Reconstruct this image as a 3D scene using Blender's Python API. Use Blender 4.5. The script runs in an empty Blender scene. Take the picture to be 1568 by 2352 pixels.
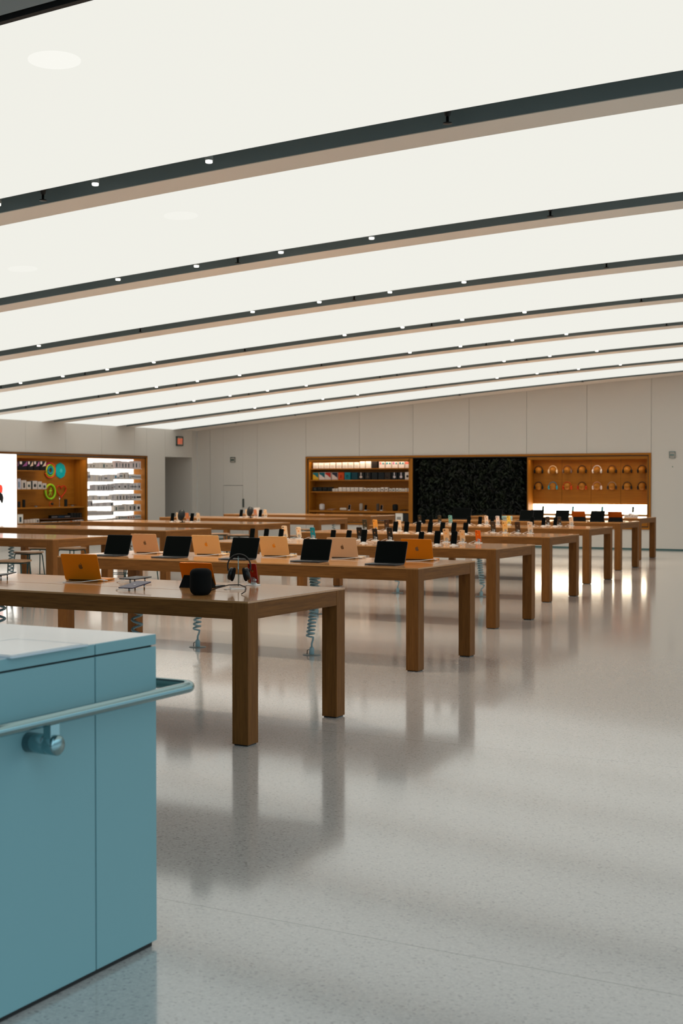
import bpy, bmesh, math, random
from mathutils import Vector, Matrix
random.seed(7)
S = bpy.context.scene
COL = S.collection
PI = math.pi
R = math.radians

# ------------------------------------------------------------------ camera
F = 3021.18; PITCH = 0.0212134; YAW = 0.5026398; EYE = 1.62539
CAM = Vector((0, 0, EYE))
FW = Vector((-math.sin(YAW)*math.cos(PITCH), math.cos(YAW)*math.cos(PITCH), -math.sin(PITCH)))
RT = Vector((math.cos(YAW), math.sin(YAW), 0))
UP = RT.cross(FW)

def at(px, py, axis, val):
    """the point of a plane (axis = value) seen at a pixel of the 1568x2352 frame"""
    i = 'xyz'.index(axis)
    d = FW + RT*((px-784)/F) + UP*((1176-py)/F)
    return CAM + d*((val-CAM[i])/d[i])
def col_x(px, Y, z=1.0):
    k = (px-784)/F; a = RT - FW*k
    return -(a[1]*Y + a[2]*(z-EYE))/a[0]
def col_y(px, X, z=1.0):
    k = (px-784)/F; a = RT - FW*k
    return -(a[0]*X + a[2]*(z-EYE))/a[1]
def scale_at(P):
    return (Vector(P)-CAM).dot(FW)/F          # metres per pixel

cd = bpy.data.cameras.new('camera'); cam = bpy.data.objects.new('camera', cd); COL.objects.link(cam)
cam.location = CAM; cam.rotation_euler = (PI/2-PITCH, 0, YAW)
cd.sensor_fit = 'HORIZONTAL'; cd.sensor_width = 24; cd.lens = 24*F/1568
cd.clip_end = 200; cd.clip_start = .05
cd.dof.use_dof = True; cd.dof.focus_distance = 8.6; cd.dof.aperture_fstop = 4.5
S.camera = cam
S.view_settings.view_transform = 'Standard'; S.view_settings.look = 'None'
S.view_settings.gamma = 1; S.view_settings.exposure = 0; S.view_settings.use_curve_mapping = False

# ------------------------------------------------------------------ materials
def srgb(r, g, b):
    f = lambda c: (c/255/12.92) if c/255 <= .04045 else ((c/255+.055)/1.055)**2.4
    return (f(r), f(g), f(b), 1)
def mat(name, c, rough=.5, metal=0, spec=.5, emit=0, ecol=None, coat=0, trans=0, noise=.06, nscale=40, alpha=1):
    m = bpy.data.materials.new(name); m.use_nodes = True
    N = m.node_tree.nodes; L = m.node_tree.links; b = N['Principled BSDF']
    b.inputs['Base Color'].default_value = c
    b.inputs['Roughness'].default_value = rough; b.inputs['Metallic'].default_value = metal
    b.inputs['Specular IOR Level'].default_value = spec; b.inputs['Coat Weight'].default_value = coat
    b.inputs['Coat Roughness'].default_value = .08
    b.inputs['Transmission Weight'].default_value = trans
    if emit:
        b.inputs['Emission Color'].default_value = ecol or c; b.inputs['Emission Strength'].default_value = emit
    elif noise:
        t = N.new('ShaderNodeTexCoord'); n = N.new('ShaderNodeTexNoise'); n.inputs['Scale'].default_value = nscale
        n.inputs['Detail'].default_value = 3
        mp = N.new('ShaderNodeMapRange'); mp.inputs['To Min'].default_value = max(0, rough-noise); mp.inputs['To Max'].default_value = min(1, rough+noise)
        L.new(t.outputs['Object'], n.inputs['Vector']); L.new(n.outputs['Fac'], mp.inputs['Value']); L.new(mp.outputs['Result'], b.inputs['Roughness'])
    return m
def wood(name, c1, c2, axis, rough=.35, coat=0, spec=.5, sc=1.0):
    m = bpy.data.materials.new(name); m.use_nodes = True
    N = m.node_tree.nodes; L = m.node_tree.links; b = N['Principled BSDF']
    t = N.new('ShaderNodeTexCoord'); mp = N.new('ShaderNodeMapping')
    s = [34*sc, 34*sc, 34*sc]; s['xyz'.index(axis)] = 1.6*sc
    mp.inputs['Scale'].default_value = s
    n1 = N.new('ShaderNodeTexNoise'); n1.inputs['Scale'].default_value = 1.5; n1.inputs['Detail'].default_value = 6; n1.inputs['Roughness'].default_value = .65
    n2 = N.new('ShaderNodeTexNoise'); n2.inputs['Scale'].default_value = 6; n2.inputs['Detail'].default_value = 3
    mx = N.new('ShaderNodeMath'); mx.operation = 'MULTIPLY_ADD'; mx.inputs[1].default_value = .35
    cr = N.new('ShaderNodeValToRGB'); cr.color_ramp.elements[0].color = c1; cr.color_ramp.elements[1].color = c2
    cr.color_ramp.elements[0].position = .38; cr.color_ramp.elements[1].position = .95
    L.new(t.outputs['Object'], mp.inputs['Vector']); L.new(mp.outputs['Vector'], n1.inputs['Vector']); L.new(mp.outputs['Vector'], n2.inputs['Vector'])
    L.new(n2.outputs['Fac'], mx.inputs[0]); L.new(n1.outputs['Fac'], mx.inputs[2]); L.new(mx.outputs['Value'], cr.inputs['Fac'])
    L.new(cr.outputs['Color'], b.inputs['Base Color'])
    b.inputs['Roughness'].default_value = rough; b.inputs['Coat Weight'].default_value = coat; b.inputs['Coat Roughness'].default_value = .06
    b.inputs['Specular IOR Level'].default_value = spec
    return m
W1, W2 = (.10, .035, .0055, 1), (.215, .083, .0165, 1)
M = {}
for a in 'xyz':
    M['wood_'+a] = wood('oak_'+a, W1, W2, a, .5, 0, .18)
M['wood_top'] = wood('oak_top', (.36, .150, .042, 1), (.54, .26, .085, 1), 'x', .2, .5, .5)  # same oak as the sides, lightened to stand for bright reflections on the tops
NA, NB = (.275, .096, .006, 1), (.40, .146, .012, 1)
M['niche'] = wood('niche_oak', NA, NB, 'x', .5, 0, .2, .35)
M['niche_v'] = wood('niche_oak_upright', NA, NB, 'z', .5, 0, .2, .35)
M['dark_gap'] = mat('shadow_gap', (.012, .011, .010, 1), .7)
M['wall'] = mat('wall_panel', (.64, .605, .555, 1), .45, spec=.3, nscale=3)
M['soffit'] = mat('soffit_paint', (.86, .79, .715, 1), .5, spec=.3, nscale=3)
M['trough'] = mat('trough_paint', (.20, .245, .25, 1), .4, nscale=3)
M['fascia'] = mat('entrance_fascia', (.20, .27, .30, 1), .5, nscale=3)
M['panel'] = mat('light_panel', (0, 0, 0, 1), .9, spec=0, emit=1.0, ecol=(.875, .868, .80, 1))
M['disc_glow'] = mat('disc_glow', (0, 0, 0, 1), .9, spec=0, emit=1.0, ecol=(.95, .94, .875, 1))  # emission added to the disc so it reads paler than the panel
M['disc_glow_dim'] = mat('disc_glow_dim', (0, 0, 0, 1), .9, spec=0, emit=1.0, ecol=(.91, .902, .835, 1))  # weaker added glow for the two fainter discs
M['spot'] = mat('spot_lens', (1, 1, 1, 1), .4, emit=2.5, ecol=(1, .97, .9, 1))
M['black'] = mat('black_plastic', (.006, .007, .007, 1), .35, spec=.3)
M['black_matte'] = mat('black_fabric', (.005, .0055, .0055, 1), .85, spec=.1, nscale=400)
M['glass_black'] = mat('dark_screen', (.002, .003, .003, 1), .6, spec=.015, noise=.02)
M['white'] = mat('white_plastic', (.72, .71, .69, 1), .4)
M['card'] = mat('white_card', (.66, .62, .58, 1), .55)
M['chrome'] = mat('polished_metal', (.55, .55, .54, 1), .18, 1)
M['steel'] = mat('brushed_steel', (.24, .37, .39, 1), .14, 1, noise=.03)
M['cord'] = mat('coiled_cord', (.28, .42, .45, 1), .45)
M['acrylic'] = mat('clear_acrylic', (.9, .92, .92, 1), .06, trans=.92)
M['stool_metal'] = mat('green_black_metal', (.02, .06, .06, 1), .4, .4)
M['stool_wood'] = wood('stool_oak', (.26, .14, .07, 1), (.42, .26, .15, 1), 'x', .35)
M['lit'] = mat('lit_panel', (1, 1, 1, 1), .6, emit=1.7, ecol=(1, .97, .89, 1))
M['lit_strip'] = mat('lit_strip', (1, 1, 1, 1), .6, emit=8, ecol=(1, .88, .64, 1))
M['screen_white'] = mat('bright_screen', (1, 1, 1, 1), .5, emit=1.5, ecol=(1, .98, .93, 1))
M['screen_red'] = mat('screen_red', (.8, .05, .03, 1), .5, emit=.75, ecol=(.9, .06, .03, 1))
M['screen_black'] = mat('screen_black', (.003, .006, .008, 1), .4)
M['counter'] = mat('counter_front', (.20, .375, .40, 1), .42, nscale=6)  # teal tint stands in for cool hall light on a white counter
M['counter_top'] = mat('counter_top', (.84, .82, .80, 1), .1, spec=.6, coat=.4, nscale=8, noise=.02)
M['emblem'] = mat('mirror_emblem', (.20, .17, .14, 1), .12, 1)
M['emblem_gold'] = mat('gold_emblem', (.75, .42, .08, 1), .2, 1)

def leaf_mat():
    m = mat('dark_leaf', (.012, .022, .010, 1), .5, spec=.3); N = m.node_tree.nodes; L = m.node_tree.links
    t = N.new('ShaderNodeTexCoord'); n = N.new('ShaderNodeTexNoise'); n.inputs['Scale'].default_value = 5
    cr = N.new('ShaderNodeValToRGB'); cr.color_ramp.elements[0].color = (.0015, .003, .002, 1); cr.color_ramp.elements[1].color = (.012, .022, .007, 1)
    cr.color_ramp.elements[0].position = .4; cr.color_ramp.elements[1].position = .75
    L.new(t.outputs['Object'], n.inputs['Vector']); L.new(n.outputs['Fac'], cr.inputs['Fac']); L.new(cr.outputs['Color'], N['Principled BSDF'].inputs['Base Color'])
    return m
M['leaf'] = leaf_mat()

def floor_mat():
    m = bpy.data.materials.new('terrazzo'); m.use_nodes = True
    N = m.node_tree.nodes; L = m.node_tree.links; b = N['Principled BSDF']
    t = N.new('ShaderNodeTexCoord'); sep = N.new('ShaderNodeSeparateXYZ'); L.new(t.outputs['Object'], sep.inputs[0])
    v = N.new('ShaderNodeTexVoronoi'); v.inputs['Scale'].default_value = 110; L.new(t.outputs['Object'], v.inputs['Vector'])
    n = N.new('ShaderNodeTexNoise'); n.inputs['Scale'].default_value = 70; n.inputs['Detail'].default_value = 4; L.new(t.outputs['Object'], n.inputs['Vector'])
    sepc = N.new('ShaderNodeSeparateColor'); L.new(v.outputs['Color'], sepc.inputs[0])
    cr = N.new('ShaderNodeValToRGB'); e = cr.color_ramp.elements
    e[0].position = 0; e[0].color = (.21, .198, .188, 1); e[1].position = 1; e[1].color = (.645, .60, .565, 1)
    for p, c in ((.05, (.23, .23, .22, 1)), (.09, (.49, .458, .432, 1)), (.6, (.54, .503, .475, 1))):
        k = e.new(p); k.color = c
    L.new(sepc.outputs[0], cr.inputs['Fac'])
    cr2 = N.new('ShaderNodeValToRGB'); cr2.color_ramp.elements[0].color = (.45, .422, .40, 1); cr2.color_ramp.elements[1].color = (.645, .60, .565, 1)
    cr2.color_ramp.elements[0].position = .3; cr2.color_ramp.elements[1].position = .7
    L.new(n.outputs['Fac'], cr2.inputs['Fac'])
    mx = N.new('ShaderNodeMix'); mx.data_type = 'RGBA'; mx.inputs[0].default_value = .5
    L.new(cr.outputs['Color'], mx.inputs[6]); L.new(cr2.outputs['Color'], mx.inputs[7])
    def joint(out, off, step):
        a = N.new('ShaderNodeMath'); a.operation = 'SUBTRACT'; a.inputs[1].default_value = off-step*20; L.new(out, a.inputs[0])
        q = N.new('ShaderNodeMath'); q.operation = 'MODULO'; q.inputs[1].default_value = step; L.new(a.outputs[0], q.inputs[0])
        l = N.new('ShaderNodeMath'); l.operation = 'LESS_THAN'; l.inputs[1].default_value = .0045; L.new(q.outputs[0], l.inputs[0])
        return l.outputs[0]
    j = N.new('ShaderNodeMath'); j.operation = 'MAXIMUM'
    L.new(joint(sep.outputs[1], 4.15, 3.36), j.inputs[0]); L.new(joint(sep.outputs[0], -6.9, 6.72), j.inputs[1])
    mj = N.new('ShaderNodeMix'); mj.data_type = 'RGBA'; L.new(j.outputs[0], mj.inputs[0]); L.new(mx.outputs[2], mj.inputs[6]); mj.inputs[7].default_value = (.14, .15, .14, 1)
    L.new(mj.outputs[2], b.inputs['Base Color'])
    b.inputs['Roughness'].default_value = .14; b.inputs['Specular IOR Level'].default_value = .55
    b.inputs['Coat Weight'].default_value = .6; b.inputs['Coat Roughness'].default_value = .085; b.inputs['Coat IOR'].default_value = 1.5
    return m
M['floor'] = floor_mat()
PAINT = {}
def paint(rgb, rough=.35, metal=0):
    k = (rgb, rough, metal)
    if k not in PAINT: PAINT[k] = mat('paint_%d_%d_%d' % rgb, srgb(*rgb), rough, metal, spec=.22)
    return PAINT[k]

# ------------------------------------------------------------------ mesh helpers
class MB:
    """collects shapes into one mesh"""
    def __init__(s): s.v = []; s.f = []; s.m = []; s.sm = []; s.mats = []
    def mi(s, m):
        if m not in s.mats: s.mats.append(m)
        return s.mats.index(m)
    def add(s, verts, faces, m, smooth=False, X=None):
        o = len(s.v); k = s.mi(m)
        s.v += [tuple(X @ Vector(p)) if X else tuple(p) for p in verts]
        for f in faces: s.f.append([i+o for i in f]); s.m.append(k); s.sm.append(smooth)
        return s
    def box(s, x0, x1, y0, y1, z0, z1, m, X=None, bev=0):
        if bev:
            b = bmesh.new(); bmesh.ops.create_cube(b, size=1)
            for p in b.verts: p.co = Vector(((x0+x1)/2+p.co.x*(x1-x0), (y0+y1)/2+p.co.y*(y1-y0), (z0+z1)/2+p.co.z*(z1-z0)))
            bmesh.ops.bevel(b, geom=b.edges[:], offset=bev, segments=2, affect='EDGES', profile=.5)
            b.verts.index_update(); s.add([v.co[:] for v in b.verts], [[v.index for v in f.verts] for f in b.faces], m, False, X); b.free(); return s
        v = [(x, y, z) for z in (z0, z1) for y in (y0, y1) for x in (x0, x1)]
        return s.add(v, [(0, 2, 3, 1), (4, 5, 7, 6), (0, 1, 5, 4), (2, 6, 7, 3), (0, 4, 6, 2), (1, 3, 7, 5)], m, False, X)
    def tube(s, pts, r, m, n=8, closed=False, X=None):
        P = [Vector(p) for p in pts]; k = len(P); rings = []; prev = None
        for i, p in enumerate(P):
            a = P[(i-1) % k] if (closed or i) else p; b = P[(i+1) % k] if (closed or i < k-1) else p
            t = (b-a).normalized()
            if prev is None:
                u = t.orthogonal().normalized()
            else:
                u = (prev - t*prev.dot(t)); u = u.normalized() if u.length > 1e-6 else t.orthogonal().normalized()
            prev = u; w = t.cross(u)
            rr = r[i] if isinstance(r, (list, tuple)) else r
            rings.append([p + (u*math.cos(2*PI*j/n) + w*math.sin(2*PI*j/n))*rr for j in range(n)])
        v = [q for g in rings for q in g]; f = []
        for i in range(k if closed else k-1):
            a = i*n; b = ((i+1) % k)*n
            for j in range(n): f.append((a+j, a+(j+1) % n, b+(j+1) % n, b+j))
        if not closed: f.append(list(range(n))[::-1]); f.append([(k-1)*n+j for j in range(n)])
        return s.add(v, f, m, True, X)
    def lathe(s, prof, m, n=24, X=None):
        v = []; f = []
        for r, z in prof:
            for j in range(n): v.append((r*math.cos(2*PI*j/n), r*math.sin(2*PI*j/n), z))
        for i in range(len(prof)-1):
            for j in range(n): f.append((i*n+j, i*n+(j+1) % n, (i+1)*n+(j+1) % n, (i+1)*n+j))
        f.append(list(range(n))[::-1]); f.append([(len(prof)-1)*n+j for j in range(n)])
        return s.add(v, f, m, True, X)
    def plate(s, w, h, t, r, m, X=None, n=5):
        """rounded rectangle x +-w/2, y 0..h, z 0..t"""
        o = []
        for cx, cy, a0 in ((w/2-r, r, -90), (w/2-r, h-r, 0), (-w/2+r, h-r, 90), (-w/2+r, r, 180)):
            for k in range(n+1):
                a = R(a0+90*k/n); o.append((cx+r*math.cos(a), cy+r*math.sin(a)))
        return s.poly(o, t, m, X)
    def poly(s, o, t, m, X=None):
        k = len(o)
        v = [(x, y, 0) for x, y in o]+[(x, y, t) for x, y in o]
        f = [list(range(k))[::-1], list(range(k, 2*k))]+[(i, (i+1) % k, k+(i+1) % k, k+i) for i in range(k)]
        return s.add(v, f, m, False, X)
    def mesh(s, name):
        me = bpy.data.meshes.new(name); me.from_pydata(s.v, [], s.f); me.update()
        for x in s.mats: me.materials.append(x)
        me.polygons.foreach_set('material_index', s.m); me.polygons.foreach_set('use_smooth', s.sm)
        return me
def Tm(x=0, y=0, z=0): return Matrix.Translation((x, y, z))
def Rx(a): return Matrix.Rotation(R(a), 4, 'X')
def Ry(a): return Matrix.Rotation(R(a), 4, 'Y')
def Rz(a): return Matrix.Rotation(R(a), 4, 'Z')

def link(name, data, parent=None, loc=None, rotz=0):
    o = bpy.data.objects.new(name, data); COL.objects.link(o)
    if parent: o.parent = parent
    if loc is not None: o.location = loc
    if rotz: o.rotation_euler = (0, 0, rotz)
    return o
def tag(o, label, cat, group=None, kind=None):
    if label: o['label'] = label
    if cat: o['category'] = cat
    if group: o['group'] = group
    if kind: o['kind'] = kind
    return o
def struct(name, mb):
    o = link(name, mb.mesh(name)); o['kind'] = 'structure'; return o
def part(name, mb, parent, label=None):
    o = link(name, mb.mesh(name), parent)
    if label: o['label'] = label
    return o
def single(name, mb, label, cat, loc=(0, 0, 0), rotz=0, group=None):
    return tag(link(name, mb.mesh(name), None, loc, rotz), label, cat, group)
def thing(name, label, cat, loc=(0, 0, 0), rotz=0, group=None):
    return tag(link(name, None, None, loc, rotz), label, cat, group)
KIND = {}
def copy_of(key, make, name, label, cat, loc, rotz=0, group=None):
    """make() returns [(part, mesh, label or None, [(sub-part, mesh, label)])] once; later calls share the meshes"""
    if key not in KIND: KIND[key] = make()
    root = thing(name, label, cat, loc, rotz, group)
    for pn, me, lb, subs in KIND[key]:
        p = link(pn, me, root)
        if lb: p['label'] = lb
        for sn, sme, slb in subs:
            q = link(sn, sme, p)
            if slb: q['label'] = slb
    return root
ORD = 'zeroth first second third fourth fifth sixth seventh eighth ninth tenth eleventh twelfth thirteenth fourteenth fifteenth sixteenth seventeenth eighteenth nineteenth twentieth'.split()

def zc(x):
    u = x+12
    return -0.0000649*u**3 - 0.0017597*u**2 + 0.0688038*u + 4.0433407
WB = 32.113; XL = -22.54; XR = 7.0; YF = 1.5
# ================================================================== the setting
mb = MB(); mb.box(-40, 16, -12, 40, -.2, 0, M['floor']); struct('floor', mb)

XS = [XL + i*(XR-XL)/48 for i in range(49)]
def strip(mb, y0, y1, dz0, dz1, m, x_list=XS):
    """a slab following the rise of the ceiling between two heights above it"""
    v = []; f = []
    for x in x_list:
        z = zc(x); v += [(x, y0, z+dz0), (x, y1, z+dz0), (x, y1, z+dz1), (x, y0, z+dz1)]
    n = len(x_list)
    for i in range(n-1):
        a = i*4; b = a+4
        for j in range(4): f.append((a+j, a+(j+1) % 4, b+(j+1) % 4, b+j))
    f.append((0, 1, 2, 3)); f.append(((n-1)*4+3, (n-1)*4+2, (n-1)*4+1, (n-1)*4))
    mb.add(v, f, m)
# (panel's far edge, soffit start, next panel's near edge)
BANDS = [(9.155, 9.555, 9.951), (12.856, 13.24, 13.633), (16.199, 16.62, 17.051), (19.394, 19.80, 20.20), (22.453, 22.86, 23.26), (25.422, 25.83, 26.22), (28.368, 28.78, 29.17), (30.953, 31.32, WB)]
TH = .15
mb = MB()
for a, b, c in BANDS:
    strip(mb, a-.06, b+.06, TH, TH+.04, M['trough'])
    strip(mb, a-.06, a, .002, TH, M['trough'])
    strip(mb, b-.004, b+.016, -.0005, TH, M['trough'])
    strip(mb, b, c, 0, .03, M['soffit'])
strip(mb, 5.90, 6.015, TH, TH+.04, M['dark_gap']); strip(mb, 2.2, 5.90, 0, .05, M['fascia'])
strip(mb, 5.88, 5.90, .05, TH, M['dark_gap']); strip(mb, 5.97, 6.013, -.002, .07, M['dark_gap'])
strip(mb, 2.2, WB, TH+.3, TH+.4, M['trough'])
struct('ceiling', mb)
starts = [6.015]+[b[2] for b in BANDS]
where = ['nearest the camera, above the blue-tinted counter', 'next after the one nearest the camera', 'third back from the camera', 'fourth back from the camera', 'fifth back from the camera', 'third out from the back wall', 'second out from the back wall', 'closest to the back wall']
for k, (a, b, c) in enumerate(BANDS):
    mb = MB(); strip(mb, starts[k], a, 0, .05, M['panel'])
    single('ceiling_light_panel', mb, 'long glowing white ceiling panel '+where[k], 'ceiling light', group='luminous ceiling panels')
for px, py, r, lb in ((125, 137, .17, 'large round disc flush in the nearest ceiling panel'), (52, 617, .17, 'faint round disc flush in the second ceiling panel'), (415, 495, .17, 'very faint round disc in the second panel, below the nearest dark ceiling slot')):
    # solve for the point on the ceiling seen at this pixel
    d = FW + RT*((px-784)/F) + UP*((1176-py)/F); t0, t1 = 1, 60
    for _ in range(60):
        t = (t0+t1)/2; P = CAM+d*t
        if P.z < zc(P.x): t0 = t
        else: t1 = t
    mb = MB(); mb.lathe([(r, 0), (r, .006)], M['disc_glow'] if px == 125 else M['disc_glow_dim'], 32)
    sl = math.atan((zc(P.x+.1)-zc(P.x-.1))/.2)
    o = single('ceiling_disc', mb, lb, 'ceiling speaker', (P.x, P.y, zc(P.x)-.006)); o.rotation_euler = (0, -sl, 0)

# downlights and sprinklers in the dark slots: pixel columns for every slot
SPOT_W = 160
LIGHTS = [[-5, 219, 480], [271, 451, 645, 853], [89, 580, 733, 895, 1065], [47, 144, 246, 353, 791, 924, 1061, 1204],
          [269, 359, 453, 550, 941, 1057, 1176, 1300], [445, 528, 614, 703, 1054, 1157, 1262, 1370], [585, 662, 741, 821, 1141, 1233, 1328, 1424]]
SPRINK = [[99, 1027], [546, 1263], [322, 813, 1392], [2, 195, 562, 991, 1472], [59, 226, 405, 738, 1116, 1530], [249, 405, 571, 872, 911, 1209], [402, 547, 700, 978, 1280], [310, 541, 677, 820, 1055, 1337]]
slot = ['nearest the camera', 'second from the camera', 'third from the camera', 'fourth from the camera', 'fifth from the camera', 'second from the back wall', 'nearest the back wall', 'along the back wall']
def mk_light():
    a = MB(); a.lathe([(.036, .028), (.036, .145)], M['trough'], 20)
    b = MB(); b.lathe([(.027, .008), (.030, .011), (.030, .028)], M['spot'], 20)
    return [('housing', a.mesh('housing'), None, []), ('lens', b.mesh('lens'), 'round white lit lens', [])]
def mk_spr():
    a = MB(); a.lathe([(.05, .12), (.05, .075), (.03, .07), (.022, .03), (.012, .02)], M['black'], 12)
    b = MB(); b.lathe([(.012, .02), (.012, -.02), (.036, -.025), (.036, -.032)], M['black'], 12)
    return [('pipe', a.mesh('pipe'), None, []), ('sprinkler_head', b.mesh('sprinkler_head'), None, [])]
for k in range(8):
    a, b, c = BANDS[k]
    if k < 7:
        for i, px in enumerate(LIGHTS[k]):
            Y = a+.20; x = col_x(px, Y, 4)
            sl_ = bpy.data.lights.get('downlight_beam') or bpy.data.lights.new('downlight_beam', 'SPOT')
            sl_.energy = SPOT_W; sl_.color = (1, .84, .64); sl_.spot_size = R(100); sl_.spot_blend = .7; sl_.shadow_soft_size = .04
            so = bpy.data.objects.new('downlight_beam', sl_); COL.objects.link(so); so.location = (x, Y, zc(x)-.004)
            copy_of('dl', mk_light, 'downlight', f'{ORD[i+1]} small round downlight from the left in the ceiling slot {slot[k]}', 'downlight', (x, Y, zc(x)), 0, 'downlights in the ceiling slots')
    for i, px in enumerate(SPRINK[k]):
        Y = a+.24; x = col_x(px, Y, 4)
        copy_of('sp', mk_spr, 'sprinkler', f'{ORD[i+1]} black sprinkler head from the left in the ceiling slot {slot[k]}', 'sprinkler', (x, Y, zc(x)+.012), 0, 'ceiling sprinklers')

# ---- back wall of tall panels with a niche cut in it
NX0, NX1, NZ0, NZ1 = -18.80, -8.945, .50, 2.40
JB = [XL, -22.07, -20.43, -18.80, -17.09, -15.45, -13.81, -12.20, -10.59, -8.945, -7.30, -5.66, -4.02, -2.38, -.74, .9, 2.54, 4.18, 5.8, XR]
mb = MB()
def wall_panel(mb, x0, x1, z0, top=None, y0=WB, y1=WB+.04, g=.004):
    if top is not None: mb.box(x0+g, x1-g, y0, y1, z0, top, M['wall']); return
    v = [(x, y, z) for x, z in ((x0+g, z0), (x1-g, z0), (x1-g, zc(x1)), (x0+g, zc(x0))) for y in (y0, y1)]
    mb.add(v, [(0, 2, 4, 6), (1, 7, 5, 3), (0, 1, 3, 2), (2, 3, 5, 4), (4, 5, 7, 6), (6, 7, 1, 0)], M['wall'])
DX0, DX1, DZ = -21.60, -20.93, 1.58        # flush door in the back wall
for x0, x1 in zip(JB, JB[1:]):
    if x0 >= NX0-.01 and x1 <= NX1+.01:
        wall_panel(mb, x0, x1, NZ1); wall_panel(mb, x0, x1, .02, NZ0)
    elif x0 < DX0 < x1:
        wall_panel(mb, x0, DX0-.006, .02); wall_panel(mb, DX1+.006, x1, .02)
        wall_panel(mb, DX0-.012, DX1+.012, DZ+.012)
    else: wall_panel(mb, x0, x1, .02)
bk = WB+.04
for x0, x1, z0, z1 in ((XL, NX0, 0, 5), (NX1, XR, 0, 5), (NX0, NX1, 0, NZ0), (NX0, NX1, NZ1, 5)):
    mb.box(x0, x1, bk, bk+.1, z0, z1, M['dark_gap'])
struct('wall_back', mb)
mb = MB(); mb.box(XL, XR, WB-.004, WB, 0, .035, mat('baseboard_metal', (.07, .16, .16, 1), .35, .6)); struct('baseboard_back', mb)
mb = MB(); mb.box(DX0, DX1, WB+.002, WB+.035, .03, DZ, M['wall']); d1 = struct('door_1', mb)
mb = MB(); mb.box(-20.925, -20.875, WB-.03, WB+.002, .95, 1.20, paint((70, 74, 70), .4), bev=.006); part('door_pull', mb, d1)

# ---- left wall with its niche and a doorway
LY1, LY0 = 29.68, 21.6; LZ0, LZ1 = .55, 2.415
DY0, DY1, DH = 30.54, 31.87, 2.408
JL = [-4, 0, 3, 6, 9, 12, 15, 18, 20, LY0, 23.19, 24.78, 26.27, 27.72, 29.13, LY1, 30.54, 31.87, WB]
ZL = zc(XL)+.02
mb = MB()
for y0, y1 in zip(JL, JL[1:]):
    g = .003; seg = [(0, ZL)]
    if y0 >= LY0-.01 and y1 <= LY1+.01: seg = [(0, LZ0), (LZ1, ZL)]
    if y0 == DY0: seg = [(DH, ZL)]
    for z0, z1 in seg: mb.box(XL-.04, XL, y0+g, y1-g, z0, z1, M['wall'])
for y0, y1, z0, z1 in ((-4, LY0, 0, 5), (LY0, LY1, 0, LZ0), (LY0, LY1, LZ1, 5), (LY1, DY0, 0, 5), (DY0, DY1, DH, 5), (DY1, WB, 0, 5)):
    mb.box(XL-.14, XL-.04, y0, y1, z0, z1, M['wall'])
# corridor behind the doorway
mb.box(XL-5, XL-.14, DY1, DY1+.1, 0, DH+.1, M['wall']); mb.box(XL-5, XL-.14, DY0-.1, DY0, 0, DH+.1, M['wall'])
mb.box(XL-5, XL-.14, DY0, DY1, DH, DH+.1, M['wall'])
mb.box(XL-1.42, XL-1.40, DY1-.004, DY1, 0, DH, M['dark_gap'])
mb.box(XL-5.1, XL-5, DY0-.1, DY1+.1, 0, DH+.1, M['dark_gap'])  # end wall coloured near black to stand for the unlit depth
struct('wall_left', mb)

# exit sign beside the doorway
P0, P1 = at(404, 1003, 'x', XL), at(417.2, 1024, 'x', XL)
y0, y1, z0, z1 = 31.06, 31.36, 2.735, 3.005
e = thing('exit_sign', 'framed exit sign with red letters above the open doorway', 'sign', (XL, (y0+y1)/2, z0))
mb = MB(); w = (y1-y0)/2; h = z1-z0
fr = paint((58, 76, 70), .4)
for a in ((-w, w, 0, .025), (-w, w, h-.025, h), (w-.02, w, 0, h), (-w, -w+.02, 0, h)): mb.box(0, .05, a[0], a[1], a[2], a[3], fr)
part('frame', mb, e)
mb = MB(); mb.box(0, .035, -w+.02, w-.02, .025, h-.025, paint((190, 165, 150), .5)); part('face', mb, e)
mb = MB(); rd = mat('exit_red', (.75, .10, .03, 1), .5, emit=.55, ecol=(.85, .12, .03, 1))
lw, lh, b0 = .05, .15, .055
def bar(ya, za, yb, zb, t=.015):
    d = Vector((0, yb-ya, zb-za)); L = d.length; an = math.atan2(zb-za, yb-ya)
    mb.box(.035, .04, 0, L, -t/2, t/2, rd, X=Tm(0, ya, za) @ Matrix.Rotation(an, 4, 'X'))
for i, ch in enumerate('EXIT'):
    c = (-.1+i*.062); a, b2 = c-.005, c+lw-.012
    if i == 2: bar(c+.02, b0, c+.02, b0+lh)
    elif ch == 'E':
        bar(a, b0, a, b0+lh)
        for z in (b0+.007, b0+lh/2, b0+lh-.007): bar(a, z, b2, z)
    elif ch == 'X': bar(a, b0, b2, b0+lh); bar(a, b0+lh, b2, b0)
    else: bar(c+.018, b0, c+.018, b0+lh); bar(a-.004, b0+lh-.007, b2+.004, b0+lh-.007)
part('lettering', mb, e, 'red EXIT letters')

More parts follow.
